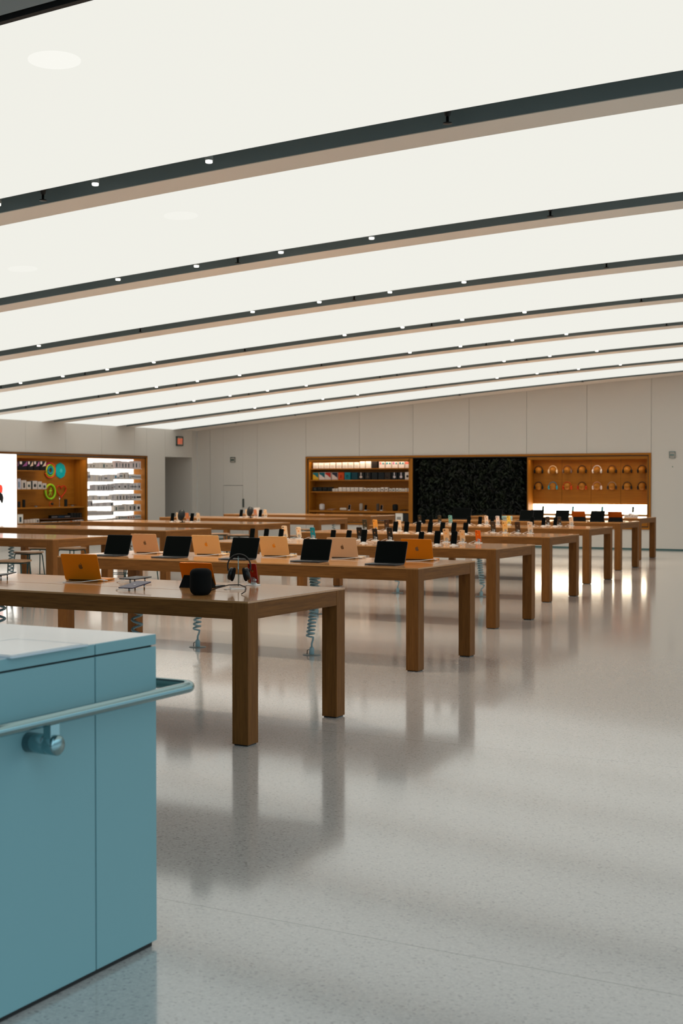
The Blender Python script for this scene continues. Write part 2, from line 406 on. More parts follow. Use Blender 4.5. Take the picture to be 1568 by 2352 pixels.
# square wall alarms and a sensor on the back wall
def alarm(x0, x1, z0, z1, label, fcol):
    t = thing('wall_alarm', label, 'alarm', ((x0+x1)/2, WB, z0)); w = (x1-x0)/2; h = z1-z0
    mb = MB(); mb.box(-w, w, -.03, 0, 0, h, paint((186, 176, 166), .5), bev=.004); part('plate', mb, t)
    mb = MB(); q = paint(fcol, .4)
    for a in ((-w, w, h-.022, h), (-w, -w+.016, 0, h), (w-.012, w, 0, h), (-w, w, 0, .01)): mb.box(a[0], a[1], -.036, -.028, a[2], a[3], q)
    part('rim', mb, t)
    mb = MB(); mb.box(-w*.62, w*.55, -.05, -.028, h*.32, h*.62, q, bev=.006); part('strobe', mb, t)
alarm(-21.337, -21.17, 2.258, 2.412, 'small square alarm with dark rim high above the flush white door', (58, 78, 72))
alarm(-8.493, -8.343, 2.262, 2.424, 'small square alarm with grey rim beside the oak display niche', (118, 138, 136))
mb = MB(); mb.lathe([(.014, 0), (.012, .012)], paint((110, 140, 125)), 12, X=Rx(90))
P = at(1544, 1072, 'y', WB); single('wall_sensor', mb, 'tiny grey green sensor dot on the wall below the alarm by the niche', 'sensor', (P.x, WB, P.z))

# ------------------------------------------------------------------ light
w = bpy.data.worlds.new('world'); S.world = w; w.use_nodes = True
def sky():
    # a bright cool hall on the open side of the shop, a dim one behind the entrance
    N = w.node_tree.nodes; L = w.node_tree.links; t = N.new('ShaderNodeTexCoord'); sp = N.new('ShaderNodeSeparateXYZ'); L.new(t.outputs['Generated'], sp.inputs[0])
    mr = N.new('ShaderNodeMapRange'); mr.inputs['From Min'].default_value = -.1; mr.inputs['From Max'].default_value = .75; mr.interpolation_type = 'SMOOTHSTEP'
    mz = N.new('ShaderNodeMapRange'); mz.inputs['From Min'].default_value = -.05; mz.inputs['From Max'].default_value = .25; mz.interpolation_type = 'SMOOTHSTEP'
    mz.inputs['To Min'].default_value = .1; L.new(sp.outputs[2], mz.inputs['Value'])
    pr = N.new('ShaderNodeMath'); pr.operation = 'MULTIPLY'
    L.new(sp.outputs[0], mr.inputs['Value'])
    cr = N.new('ShaderNodeValToRGB'); cr.color_ramp.elements[0].color = (.07, .09, .10, 1); cr.color_ramp.elements[1].color = (.62, .84, .95, 1)
    L.new(mr.outputs['Result'], pr.inputs[0]); L.new(mz.outputs['Result'], pr.inputs[1]); L.new(pr.outputs[0], cr.inputs['Fac']); L.new(cr.outputs['Color'], N['Background'].inputs[0]); N['Background'].inputs[1].default_value = 1.9
sky()
def lamp(name, x, y, z, sx, sy, power, color, rot=(0, 0, 0)):
    l = bpy.data.lights.new(name, 'AREA'); l.shape = 'RECTANGLE'; l.size = sx; l.size_y = sy; l.energy = power; l.color = color
    o = bpy.data.objects.new(name, l); COL.objects.link(o); o.location = (x, y, z); o.rotation_euler = rot; return o
# ================================================================== oak tables
TL, TD, TZ, LG = 4.03, 1.248, .9, .118
def mk_table():
    X0, X1, Y0, Y1 = -TL, 0, 0, TD
    top = MB(); t0, t1 = TZ-.012, TZ; sl = .55; sx = .42
    for a in ((X0, X1, Y0, sl-.006), (X0, X1, sl+.006, Y1), (X0, X0+sx, sl-.006, sl+.006), (X1-sx, X1, sl-.006, sl+.006)):
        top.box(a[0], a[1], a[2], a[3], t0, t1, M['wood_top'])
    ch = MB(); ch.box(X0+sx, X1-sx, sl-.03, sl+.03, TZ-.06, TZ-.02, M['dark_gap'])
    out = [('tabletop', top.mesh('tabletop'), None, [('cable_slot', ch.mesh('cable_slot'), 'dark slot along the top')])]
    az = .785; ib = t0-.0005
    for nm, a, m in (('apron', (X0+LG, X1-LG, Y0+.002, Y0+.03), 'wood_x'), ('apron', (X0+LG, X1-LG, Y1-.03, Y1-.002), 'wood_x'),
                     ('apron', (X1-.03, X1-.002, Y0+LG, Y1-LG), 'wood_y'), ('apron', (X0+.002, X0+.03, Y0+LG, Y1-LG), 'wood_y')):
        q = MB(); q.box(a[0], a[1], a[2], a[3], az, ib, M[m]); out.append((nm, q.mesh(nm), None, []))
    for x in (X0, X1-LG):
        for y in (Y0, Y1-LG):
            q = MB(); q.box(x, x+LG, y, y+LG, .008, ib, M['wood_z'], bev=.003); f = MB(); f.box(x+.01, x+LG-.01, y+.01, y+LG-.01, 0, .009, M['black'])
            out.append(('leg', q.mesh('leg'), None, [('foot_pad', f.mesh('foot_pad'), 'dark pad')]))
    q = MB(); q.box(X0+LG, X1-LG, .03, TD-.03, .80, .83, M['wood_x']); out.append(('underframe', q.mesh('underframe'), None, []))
    return out
T = [(-4.409, 6.822), (-4.882, 10.256), (-5.574, 13.726), (-6.181, 17.165), (-6.755, 20.635), (-7.299, 24.139), (-7.910, 27.567)]
TLAB = ['oak table nearest the camera, with a black speaker and headphones on it', 'oak table holding two rows of open laptops, second from the camera',
        'oak table with the orange phone near its end, third in the near row', 'oak table with two rows of phones, fourth in the near row',
        'oak table with phones including a yellow one, fifth in the near row', 'oak table with folding keyboard tablets, sixth in the near row', 'oak table closest to the back wall niche, last of the near row']
for (x, y), lb in zip(T, TLAB): copy_of('table', mk_table, 'display_table', lb, 'table', (x, y, 0), 0, 'oak display tables')
LT = [(-11.67, 13.34), (-12.29, 16.67), (-12.83, 20.08), (-13.40, 23.40), (-13.89, 26.64)]
LLAB = ['oak table of the far row nearest the camera, behind the amber laptop', 'second oak table of the far row, behind the pale laptops',
        'third oak table of the far row, with phones standing before the dark doorway', 'fourth oak table of the far row, with phones before the flush white door', 'far row oak table closest to the back wall, with nothing on it']
for (x, y), lb in zip(LT, LLAB): copy_of('table', mk_table, 'display_table', lb, 'table', (x, y, 0), 0, 'oak display tables')

# ------------------------------------------------------------------ coiled cords from the tables to floor boxes
def coil(x, y, sway, turns, label, z1=.782, z0=.0, rad=.034, seed=0, full=True):
    rng = random.Random(seed)
    t = thing('coiled_cord', label, 'cord', (x, y, 0), 0, 'coiled cords under the tables')
    mb = MB(); pts = []; n = turns*11; ztop = z1; zb = .17
    for i in range(n+1):
        k = i/n; a = 2*PI*turns*k
        off = sway*math.sin(k*PI*1.1+.3); z = ztop-(ztop-zb)*(.8*k+.2*k*k)
        pts.append((off+rad*math.cos(a), rad*math.sin(a), z))
    lx = pts[-1]; pts += [(lx[0]*.7, lx[1]*.6, .14), (.0, 0, .11), (0, 0, .07)]
    mb.tube(pts, .0095, M['cord'], 7); part('coil', mb, t)
    mb = MB(); mb.lathe([(.02, .0), (.024, .01), (.024, .06), (.016, .075)], M['cord'], 14); part('plug', mb, t)
    mb = MB(); mb.lathe([(.085, 0), (.085, .004), (.06, .006)], paint((120, 128, 124), .3, 0), 28); part('floor_plate', mb, t)
    mb = MB(); mb.tube([(-.05, 0, .006), (-.055, .01, .04), (-.03, .01, .05), (-.005, 0, .03)], .004, M['black'], 6); part('lead', mb, t)
CO = [(col_x(312, 7.35, .7), 7.35, .01, 8, 'grey blue coiled cord hanging in front of the laptop table leg, behind the counter'),
      (col_x(3, 7.35, .7), 7.35, -.01, 7, 'dark coiled cord at the far left under the nearest table'),
      (-7.562, 10.78, .02, 17, 'short coiled cord under the laptop table, plugged in behind the nearest table leg'),
      (-6.266, 10.81, .03, 20, 'long grey blue coiled cord beside the nearest table back leg'),
      (col_x(727, 14.25, .5), 14.25, .015, 12, 'bunched coiled cord seen between the two far legs behind the nearest table'),
      (-8.717, 17.6, .02, 19, 'coiled cord reaching the floor behind the laptop table front leg'),
      (-7.381, 17.62, .03*-1, 19, 'thin coiled cord hanging beside the back leg of the laptop table'),
      (-8.333, 24.4, -.03, 19, 'thin coiled cord hanging between the legs of the phone table by the aisle'),
      (col_x(25, 13.9, .5), 13.9, .01, 12, 'coiled cord among the stools under the near far-row table'),
      (col_x(287, 17.75, .4), 17.75, .0, 12, 'coiled cord beside stool legs seen under the laptop table'),
      (col_x(766, 27.2, .6), 27.2, .0, 10, 'small coiled cord under the farthest table of the far row')]
for i, (x, y, sw, tn, lb) in enumerate(CO): coil(x, y, sw, tn, lb, seed=i)

# ------------------------------------------------------------------ stools
def mk_stool():
    s = MB(); s.plate(.40, .36, .022, .10, M['stool_wood'], X=Tm(0, -.18, .60))
    out = [('seat', s.mesh('seat'), None, [])]
    f = MB(); o = [(.15*sx, .13*sy, .585) for sx, sy in ((-1, -1), (1, -1), (1, 1), (-1, 1))]
    f.tube(o, .009, M['stool_metal'], 6, True)
    out.append(('seat_frame', f.mesh('seat_frame'), None, []))
    for sx in (-1, 1):
        for sy in (-1, 1):
            l = MB(); l.tube([(.14*sx, .12*sy, .598), (.155*sx, .135*sy, .56), (.20*sx, .18*sy, .0)], .009, M['stool_metal'], 6); out.append(('leg', l.mesh('leg'), None, []))
    r = MB(); r.tube([(.186*sx, .166*sy, .17) for sx, sy in ((-1, -1), (1, -1), (1, 1), (-1, 1))], .007, M['stool_metal'], 6, True)
    out.append(('footrest', r.mesh('footrest'), None, []))
    return out
def stool(x, y, rz, lb): copy_of('stool', mk_stool, 'stool', lb, 'stool', (x, y, 0), rz, 'wooden stools at the far row')
stool(col_x(33, 13.15, .6), 13.15, .3, 'wooden stool nearest the camera, overlapping the dark back leg of a table')
stool(-13.55, 14.95, -.2, 'wooden stool with a coiled cord passing in front of its seat')
P = at(97, 1318, 'z', 0); stool(col_x(99, 16.1, .3), 16.1, .1, 'stool showing only thin legs between two table legs')
stool(col_x(165, 16.2, .6), 16.2, 0, 'stool whose green metal frame shows under the end of the near far-row table')
stool(col_x(503, 22.3, .6), 22.3, .4, 'stool behind the cream laptop, its frame above the wooden seat edge')
stool(col_x(549, 22.0, .6), 22.0, -.3, 'wooden stool seat above the third dark screen laptop')
stool(col_x(674, 22.2, .6), 22.2, .2, 'stool behind the two gold backed phones')
stool(col_x(701, 25.4, .6), 25.4, .2, 'stool seat showing beside the teal phone')
stool(col_x(272, 17.0, .3), 17.0, .2, 'stool legs showing under the laptop table, left of a dark table leg')
stool(col_x(398, 16.6, .3), 15.8, -.2, 'stool legs showing under the laptop table, beside an amber table leg')
# ================================================================== electronics on the tables
def apple(s, X, mb, m, t=.0008):
    pts = [(0, .40), (.12, .46), (.26, .45), (.38, .36), (.30, .24), (.27, .10), (.33, -.02), (.43, -.08), (.38, -.25), (.28, -.42), (.16, -.50), (0, -.45), (-.14, -.50), (-.28, -.42), (-.40, -.20), (-.43, .05), (-.38, .28), (-.27, .42), (-.12, .45)]
    mb.poly([(x*s, y*s) for x, y in pts], t, m, X)
    mb.poly([(x*s, y*s) for x, y in [(0, .52), (.1, .55), (.19, .66), (.2, .78), (.12, .76), (.02, .66)]], t, m, X)
SILVER = (150, 150, 152)
def mk_laptop(w, d, h, col, tilt, emblem, cable):
    body = paint(col, .45, .12)
    def mk():
        b = MB(); b.plate(w, d, .011, .014, body, X=Tm(0, -d, .003)); k = MB(); k.plate(w*.88, d*.40, .0008, .004, M['black'], X=Tm(0, -d*.52, .014))
        tr = MB(); tr.plate(w*.38, d*.33, .0006, .005, paint((120, 120, 122), .3, .3), X=Tm(0, -d*.93, .014))
        X = Tm(0, 0, .010) @ Rx(90-tilt)
        l = MB(); l.plate(w, h, .005, .012, body, X=X)
        sc = MB(); sc.plate(w-.006, h-.006, .0008, .010, M['glass_black'], X=X @ Tm(0, .003, .005))
        em = MB(); apple(.040, X @ Tm(0, h*.52, 0) @ Ry(180), em, emblem)
        hg = MB(); hg.tube([(-w*.4, -.001, .010), (w*.4, -.001, .010)], .005, M['black'], 8)
        out = [('base', b.mesh('base'), None, [('keyboard', k.mesh('keyboard'), 'black keys', []), ('trackpad', tr.mesh('trackpad'), None)]),
               ('lid', l.mesh('lid'), None, [('screen', sc.mesh('screen'), 'dark screen'), ('emblem', em.mesh('emblem'), 'bitten apple emblem')]), ('hinge', hg.mesh('hinge'), None, [])]
        out[0][3][0] = out[0][3][0][:3]
        if cable:
            c = MB(); c.tube([(-w/2, -.03, .009), (-w/2-.03, -.04, .008), (-w/2-.02, .05, .02), (-w*.2, .13, .006), (w*.1, .17, .004), (w*.18, .20, .004)], .0028, M['white'], 6)
            c.box(-w/2-.012, -w/2, -.036, -.024, .004, .014, M['white'])
            out.append(('charging_cable', c.mesh('charging_cable'), 'white cable', []))
        return out
    return mk
def laptop(key, L, Rr, Y, face, lb, col, w=.304, h=.208, tilt=20, emblem=None, rz=0, cable=False):
    x = (col_x(L, Y, .92)+col_x(Rr, Y, .92))/2
    copy_of(('laptop', key), mk_laptop(w, .212, h, col, tilt, emblem or M['emblem'], cable), 'laptop', lb, 'laptop', (x, Y, TZ), R(rz)+(0 if face else PI), 'open laptops on the tables')
for i, (L, Rr, Y, lb) in enumerate([(234, 300, 10.60, 'open laptop with black screen facing the camera, leftmost on the laptop table'), (373, 433, 10.61, 'open laptop with black screen between the pale and the cream laptop lids'),
      (525.6, 590, 10.66, 'open laptop with black screen directly behind the headphones'), (688, 756.7, 10.69, 'open laptop with black screen between the third cream lid and the pale grey beige one'), (857.7, 930.8, 10.62, 'open laptop with black screen beside the amber lid at the table end')]):
    laptop('dark', L, Rr, Y, True, lb, (52, 55, 58), rz=2)
CREAM = (226, 182, 122); AMBER = (206, 122, 10)
laptop('cream', 304, 370, 11.05, False, 'open laptop showing a sand coloured lid, leftmost lid on the laptop table', (212, 166, 122), rz=6, cable=True)
laptop('cream2', 447, 507.5, 11.08, False, 'open laptop showing a cream lid with a gold emblem, second lid from the left', CREAM, emblem=M['emblem_gold'], rz=8, cable=True)
laptop('cream2', 600.8, 664, 11.17, False, 'open laptop showing a cream lid with a gold emblem, third lid from the left', CREAM, emblem=M['emblem_gold'], rz=8, cable=True)
laptop('cream3', 757, 821, 11.22, False, 'open laptop showing a pale grey beige lid with a dark emblem near the table end', (216, 182, 145), rz=8, cable=True)
laptop('amber', 929, 991, 11.28, False, 'open laptop showing an amber lid, last at the aisle end of the laptop table', AMBER, rz=8, cable=True)
laptop('amber', 152, 231, 7.66, False, 'open laptop showing an amber lid on the table nearest the camera', AMBER, tilt=16, rz=10, cable=True)

# ---- phones standing on small docks
def mk_phone(w, h, back, cams, front):
    bm = paint(back, .28, .1)
    def mk():
        X = Tm(0, 0, .018) @ Rx(90-13)
        b = MB(); b.plate(w, h, .008, .011, bm, X=X)
        s = MB(); s.plate(w-.005, h-.005, .0008, .009, M['glass_black'], X=X @ Tm(0, .0025, .008))
        c = MB()
        if cams == 1: c.plate(.012, .012, .0016, .005, M['black'], X=X @ Tm(w/2-.016, h-.024, -.0016))
        elif cams == 2: c.plate(.026, .012, .0016, .005, M['black'], X=X @ Tm(w/2-.022, h-.024, -.0016))
        else:
            c.plate(.030, .030, .0014, .008, bm, X=X @ Tm(w/2-.022, h-.038, -.0014))
            for q in ((.007, -.007), (-.007, 0), (.007, .007)): c.lathe([(.0055, 0), (.0055, .001)], M['black'], 10, X=X @ Tm(w/2-.022+q[0], h-.023+q[1], -.0024))
        e = MB(); apple(.020, X @ Tm(0, h*.62, 0) @ Ry(180), e, M['emblem_gold'] if back[0] > 150 else M['emblem'])
        k = MB(); k.lathe([(.012, 0), (.012, .006)], M['chrome'], 14, X=X @ Tm(-w*.22, .022, -.006))
        d = MB(); d.plate(.085, .075, .008, .012, M['white'], X=Tm(0, -.03, 0)); d.box(-.02, .02, -.008, .008, .006, .022, M['white']); d.box(-.012, .012, .012, .022, .006, .06, M['acrylic'], X=None)
        cb = MB(); cb.tube([(.0, .03, .006), (.02, .07, .03), (.05, .10, .015), (.07, .14, .003), (.03, .20, .003)], .002, M['white'], 5)
        return [('body', b.mesh('body'), None, [('screen', s.mesh('screen'), 'dark screen'), ('camera', c.mesh('camera'), 'dark camera lens'), ('emblem', e.mesh('emblem'), None), ('security_tag', k.mesh('security_tag'), 'round metal tag')]),
                ('dock', d.mesh('dock'), 'white dock', []), ('cable', cb.mesh('cable'), 'white cable', [])]
    return mk
def phone(px, Y, face, lb, back=(20, 22, 22), big=False, cams=1, grp='demonstration phones', z=TZ, rz=None):
    w, h = (.0775, .156) if big else (.069, .142)
    x = col_x(px, Y, .98)
    copy_of(('phone', back, big, cams), mk_phone(w, h, back, cams, None), 'phone', lb, 'phone', (x, Y, z), (R(rz if rz is not None else 0))+(0 if face else PI), grp)
DK = (22, 24, 24); GOLD = (222, 180, 132); CRM = (226, 206, 176)
def row(pxs, Y, face, fmt, grp, **k):
    n = len(pxs)
    for i, p in enumerate(pxs):
        kw = dict(k); px = p
        if isinstance(p, tuple): px, kw2 = p; kw.update(kw2)
        lb = kw.pop('lb', None) or fmt % ORD[i+1]
        phone(px, Y, face, lb, grp=grp, **kw)
g3, g4, g5 = 'phones on the third table', 'phones on the fourth table', 'phones on the fifth table'
row([578, 610, 644, 763.5, 799.6, (834.5, dict(big=True)), 966, (1003, dict(big=True)), (1041.4, dict(big=True))], 14.18, True, '%s dark screen phone from the left in front on the orange phone table', g3, back=DK)
row([(655, dict(back=CRM, cams=2, big=True, lb='cream backed phone above the third laptop lid, left of the smaller pale one')), (687, dict(back=CRM, lb='smaller pale gold backed phone between the tall cream one and the teal one')),
     (719, dict(back=(0, 125, 145), lb='teal backed phone standing behind a black laptop screen')), (826.7, dict(back=DK, big=True, lb='black backed phone directly behind a taller black screen on the orange phone table')),
     (862, dict(back=DK, lb='black backed phone with a metal tag, left of another one behind the last black laptop')), (896, dict(back=DK, big=True, lb='black backed phone with a metal tag above the right corner of the last black laptop')),
     (1025.4, dict(back=GOLD, cams=2, big=True, lb='tall gold backed phone standing between two black screens')), (1062.4, dict(back=GOLD, lb='smaller gold backed phone beside the orange phone')),
     (1098.7, dict(back=(224, 96, 12), lb='orange backed phone, nearest the table end'))], 14.97, False, '%s', g3)
row([907, 932.4, 960, 986.8, 1015, 1041, 1068], 17.44, True, '%s phone from the left in the front row of the fourth table, dark screen out', g4, back=DK, big=True)
row([(838.4, dict(back=(52, 52, 40), lb='dark olive backed phone, leftmost in the back row of the fourth table')), (862.4, dict(back=(222, 158, 70), lb='gold backed three lens phone near the left end of the fourth table')),
     (888.6, dict(back=(58, 44, 34), lb='dark brown backed phone right of the left gold one on the fourth table')), (917, dict(back=CRM, lb='cream backed phone before the bright white box of the niche')),
     (1133, dict(back=(60, 52, 42), lb='dark grey brown backed phone left of the right hand gold one on the fourth table')), (1160, dict(back=(232, 184, 112), lb='gold backed three lens phone in front of the yellow phone')),
     (1189, dict(back=(64, 46, 32), lb='brown backed phone between a gold and a cream one on the fourth table')), (1218, dict(back=(222, 200, 176), lb='cream backed phone with a dark tag, last on the fourth table'))], 18.25, False, '%s', g4, big=True, cams=3)
row([988.7, 1075.7, 1101.6, 1129.3, 1221, 1247.4, 1274.5], 21.36, True, '%s dark screen phone from the left in front on the yellow phone table', g5, back=DK)
row([(964, dict(back=(44, 42, 34), lb='dark backed phone leftmost on the yellow phone table')), (1010, dict(back=(60, 56, 42), lb='olive backed phone left of the pale teal one')), (1034.6, dict(back=(110, 178, 176), lb='pale teal backed phone')), (1117.4, dict(back=(236, 220, 206), lb='white backed phone left of two others, on the yellow phone table')),
     (1143.3, dict(back=(230, 222, 220), lb='white backed phone next to the yellow one')), (1168.5, dict(back=(236, 204, 90), lb='yellow backed phone')), (1258, dict(back=(56, 50, 42), lb='dark grey backed phone beside a brown grey one on the yellow phone table')),
     (1284.7, dict(back=(66, 58, 48), lb='brown grey backed phone just left of the last cream one')), (1312, dict(back=(236, 214, 190), lb='cream backed phone, last at the aisle end of the yellow phone table'))], 21.9, False, '%s', g5, cams=2)
# labels that would be too short get the table they stand on
for o in COL.objects:
    if o.get('label') in ('pale teal backed phone', 'yellow backed phone'): o['label'] = o['label']+' on the fifth table from the camera'

# far row groups: phones around a dark disc on a stand
def disc_stand(px, Y, lb):
    t = thing('display_disc', lb, 'display stand', (col_x(px, Y, 1), Y, TZ))
    m = MB(); m.lathe([(.055, 0), (.055, .008), (.012, .012), (.010, .06)], M['black'], 20); part('stand', m, t)
    m = MB(); m.lathe([(.09, 0), (.1, .012), (.1, .02), (.09, .032)], M['black'], 32, X=Tm(0, -.016, .135) @ Rx(76) @ Matrix.Diagonal((.8, 1.1, 1, 1))); part('disc', m, t)
g6, g7 = 'phones on the third far-row table', 'phones on the fourth far-row table'
Y = 20.5
for px, face, bk, lb, yy in ((395, True, DK, 'dark screen phone before the left edge of the dark doorway', 20.45), (410, False, CRM, 'cream backed phone left of the dark disc before the doorway', 20.9), (440, True, DK, 'dark screen phone just right of the dark disc before the doorway', 20.55), (431, False, (196, 128, 92), 'copper backed phone right behind the dark disc before the doorway', 20.85), (456, False, CRM, 'cream backed phone standing apart, before the corner of the room', 20.85)):
    phone(px, yy, face, lb, back=bk, big=True, grp=g6)
disc_stand(418.5, 20.42, 'round dark disc on a stand before the dark doorway')
for px, face, bk, lb, yy in ((553, True, DK, 'dark screen phone before the flush white door', 23.95), (568, False, CRM, 'cream backed phone left of the dark disc near the flush door', 24.4), (597, True, DK, 'dark screen phone just right of the dark disc near the flush door', 24.0), (587, False, (200, 140, 110), 'copper backed phone under the white card near the flush door', 24.3), (610, False, CRM, 'cream backed phone standing apart, right of the white card', 24.35)):
    phone(px, yy, face, lb, back=bk, big=True, grp=g7)
disc_stand(575.5, 23.9, 'round dark disc on a stand right of the flush white door')
mb = MB(); mb.box(-.075, .075, -.03, .03, 0, .004, M['acrylic']); mb.box(-.075, .075, -.003, .003, .004, .21, M['card'])
single('price_card', mb, 'upright white card behind the phones near the flush door', 'card', (col_x(590, 24.5, 1), 24.5, TZ))

# ---- folding keyboard tablets
def mk_folio(back, w=.25, h=.178):
    bm = paint(back, .32, .6)
    def mk():
        X = Tm(0, 0, .012) @ Rx(90-24)
        t = MB(); t.plate(w, h, .006, .011, bm, X=X)
        s = MB(); s.plate(w-.004, h-.004, .0008, .010, M['glass_black'], X=X @ Tm(0, .002, .006))
        f = MB(); v = [(-w/2, .0, .006), (w/2, .0, .006), (w/2, .07, .0), (-w/2, .07, .0), (-w/2+.02, .034, .085), (w/2-.02, .034, .085)]
        f.add(v, [(0, 1, 2, 3), (3, 2, 5, 4), (1, 0, 4, 5), (0, 3, 4), (1, 5, 2)], M['black_matte'])
        k = MB(); k.plate(w, .17, .006, .008, M['black_matte'], X=Tm(0, -.17, 0))
        ks = MB(); ks.plate(w*.9, .11, .0015, .004, M['black'], X=Tm(0, -.145, .006))
        return [('tablet', t.mesh('tablet'), None, [('screen', s.mesh('screen'), 'dark screen')]), ('cover_flap', f.mesh('cover_flap'), 'black folded cover', []), ('keyboard', k.mesh('keyboard'), 'black keyboard', [('keys', ks.mesh('keys'), None)])]
    return mk
def folio(px, Y, face, lb, back, rz=0, w=.25, h=.178):
    copy_of(('folio', back, w), mk_folio(back, w, h), 'keyboard_tablet', lb, 'tablet', (col_x(px, Y, 1), Y, TZ), R(rz)+(0 if face else PI), 'tablets with keyboard covers')
folio(458, 7.62, False, 'amber backed tablet on a black keyboard cover behind the round speaker', (196, 112, 20), rz=10)
gr = 'dark tablet with keyboard, '
folio(1059, 25.0, True, gr+'leftmost on the sixth table, before the dark planting', (60, 60, 62), w=.40, h=.235)
folio(1133, 24.9, True, gr+'second from the left on the sixth table', (60, 60, 62), w=.34, h=.215)
folio(1207, 24.45, True, gr+'third from the left on the sixth table', (60, 60, 62), w=.28, h=.215)
folio(1231, 24.9, True, gr+'right behind the third one on the sixth table', (60, 60, 62), w=.28, h=.20)
folio(1289, 24.75, True, gr+'left of the first amber one on the sixth table', (60, 60, 62), w=.28, h=.20)
folio(1330, 24.85, False, 'amber backed tablet on a dark keyboard, between two dark ones on the sixth table', (150, 78, 16), w=.28, h=.20)
folio(1370, 24.5, True, gr+'between the two amber ones on the sixth table', (60, 60, 62), w=.28, h=.20)
folio(1414, 24.75, False, 'amber backed tablet on a dark keyboard, last on the sixth table', (150, 78, 16), w=.28, h=.20)

# ---- items on the table nearest the camera
def flat_tablet(name, lb, x, y, w, l, rz, tilt, zf, col, side='y'):
    t = thing(name, lb, 'tablet', (x, y, TZ), R(rz))
    X = Tm(0, 0, zf) @ Rx(tilt)
    m = MB(); m.plate(w, l, .007, .010, paint(col, .4, .15), X=X); b = part('tablet', m, t)
    m = MB(); m.plate(w-.006, l-.006, .0006, .008, M['glass_black'], X=X @ Tm(0, .003, -.0006)); part('screen', m, b, 'dark screen')
    m = MB(); apple(.02, X @ Tm(0, l*.5, .007) @ Rz(0), m, M['chrome']); part('emblem', m, b)
    zt = zf+l*.75*math.sin(R(tilt)); z2 = zf+l*.2*math.sin(R(tilt))
    for sx in (-1, 1):
        m = MB(); m.tube([(sx*w*.32, l*.75*math.cos(R(tilt)), 0), (sx*w*.32, l*.75*math.cos(R(tilt)), zt)], .005, M['chrome'], 8); part('stand_leg', m, t, 'small metal post')
    m = MB(); m.tube([(0, l*.2, 0), (0, l*.2, z2)], .006, M['white'], 8); part('stand_leg', m, t, 'small white post')
    m = MB(); m.tube([(-w*.1, .0, zf), (-w*.25, -.03, .012), (-w*.5, -.02, .004), (-w*.7, .03, .004)], .0025, M['white'], 6); part('cable', m, t, 'white cable')
flat_tablet('tablet', 'small purple grey tablet lying tilted on short posts, left of the round speaker', -5.60, 7.13, .125, .215, 0, 8, .014, (78, 74, 92))
flat_tablet('tablet', 'dark flat tablet on a low stand just right of the amber laptop', -6.05, 7.72, .15, .21, 0, 1.5, .022, (44, 40, 42))
flat_tablet('tablet', 'large dark tablet tilted on a stand at the far left of the nearest table', -7.24, 7.46, .28, .24, -62, 7, .012, (26, 30, 32))

P = at(461, 1366, 'z', TZ)
t = thing('smart_speaker', 'round black mesh covered speaker standing on the nearest table', 'speaker', (-4.955, 7.10, TZ))
m = MB(); r = .0715; h = .172; q = .045
prof = [(r-q*1.0, .0)]+[(r-q*.75+q*.75*math.sin(R(a)), q-q*math.cos(R(a))) for a in range(10, 91, 10)]+[(r, h*.5)]+[(r-q*.75+q*.75*math.cos(R(a)), h-q*.8+q*.8*math.sin(R(a))) for a in range(0, 81, 10)]+[(.035, h-.002)]
m.lathe(prof, M['black_matte'], 40); part('mesh_body', m, t)
m = MB(); m.lathe([(.038, h-.003), (.038, h+.0005), (.032, h+.001)], M['glass_black'], 28); tp = part('touch_top', m, t, 'glossy black top plate')
m = MB(); m.tube([(.068, .01, .028), (.10, .05, .045), (.145, .11, .062), (.19, .17, .062), (.225, .19, .045), (.235, .17, .018), (.225, .14, .004)], .0035, paint((34, 26, 26), .5), 8); part('power_cord', m, t, 'dark brown cord')

t = thing('headphones', 'dark over-ear headphones hanging from a clear stand on the nearest table', 'headphones', (col_x(549, 7.62, 1), 7.62, TZ), R(24))
m = MB(); bm_ = paint((52, 48, 44), .3, .4)
arc = [(.080*math.cos(R(a)), 0, .158+.082*math.sin(R(a))) for a in range(-28, 209, 9)]
m.tube(arc, .0055, bm_, 10); hb = part('headband', m, t)
m = MB(); m.tube([(.072*math.cos(R(a)), 0, .160+.074*math.sin(R(a))) for a in range(35, 146, 8)], .006, M['black_matte'], 10); part('headband_pad', m, hb, 'black pad')
for sx in (-1, 1):
    m = MB(); X = Tm(sx*.058, -.005, .105) @ Ry(sx*78+(0)) @ Matrix.Diagonal((1.25, 1, 1, 1))
    m.lathe([(.012, -.022), (.028, -.02), (.034, -.012), (.036, 0), (.034, .010), (.026, .016), (.01, .017)], M['black'], 24, X=X); c = part('ear_cup', m, t)
    m = MB(); m.tube([(.032*math.cos(a*PI/10)*1.25, .032*math.sin(a*PI/10), -.018) for a in range(20)], .009, M['black_matte'], 8, True, X=Tm(sx*.058, -.005, .105) @ Ry(sx*78)); part('ear_cushion', m, c, 'soft black cushion')
    m = MB(); m.tube([(sx*.080*math.cos(R(-28)), 0, .158+.082*math.sin(R(-28))), (sx*.070, 0, .10)], .004, bm_, 8); part('yoke', m, hb)
s_ = thing('headphone_stand', 'clear acrylic block with a thin post holding the dark headphones', 'stand', (col_x(547, 7.62, 1), 7.62, TZ), R(24))
m = MB(); m.box(-.055, .055, -.045, .045, 0, .022, M['acrylic'], bev=.003); part('block', m, s_)
m = MB(); m.tube([(0, 0, .022), (0, 0, .2275)], .003, M['steel'], 8); part('post', m, s_, 'thin grey metal post')
m = MB(); m.tube([(-.05, -.03, .003), (-.09, -.06, .003), (-.06, -.09, .003)], .0022, M['white'], 6); part('cable', m, s_, 'white cable')
phone(583, 7.95, False, 'red backed phone on a dock right behind the headphones', back=(138, 24, 10), big=False)

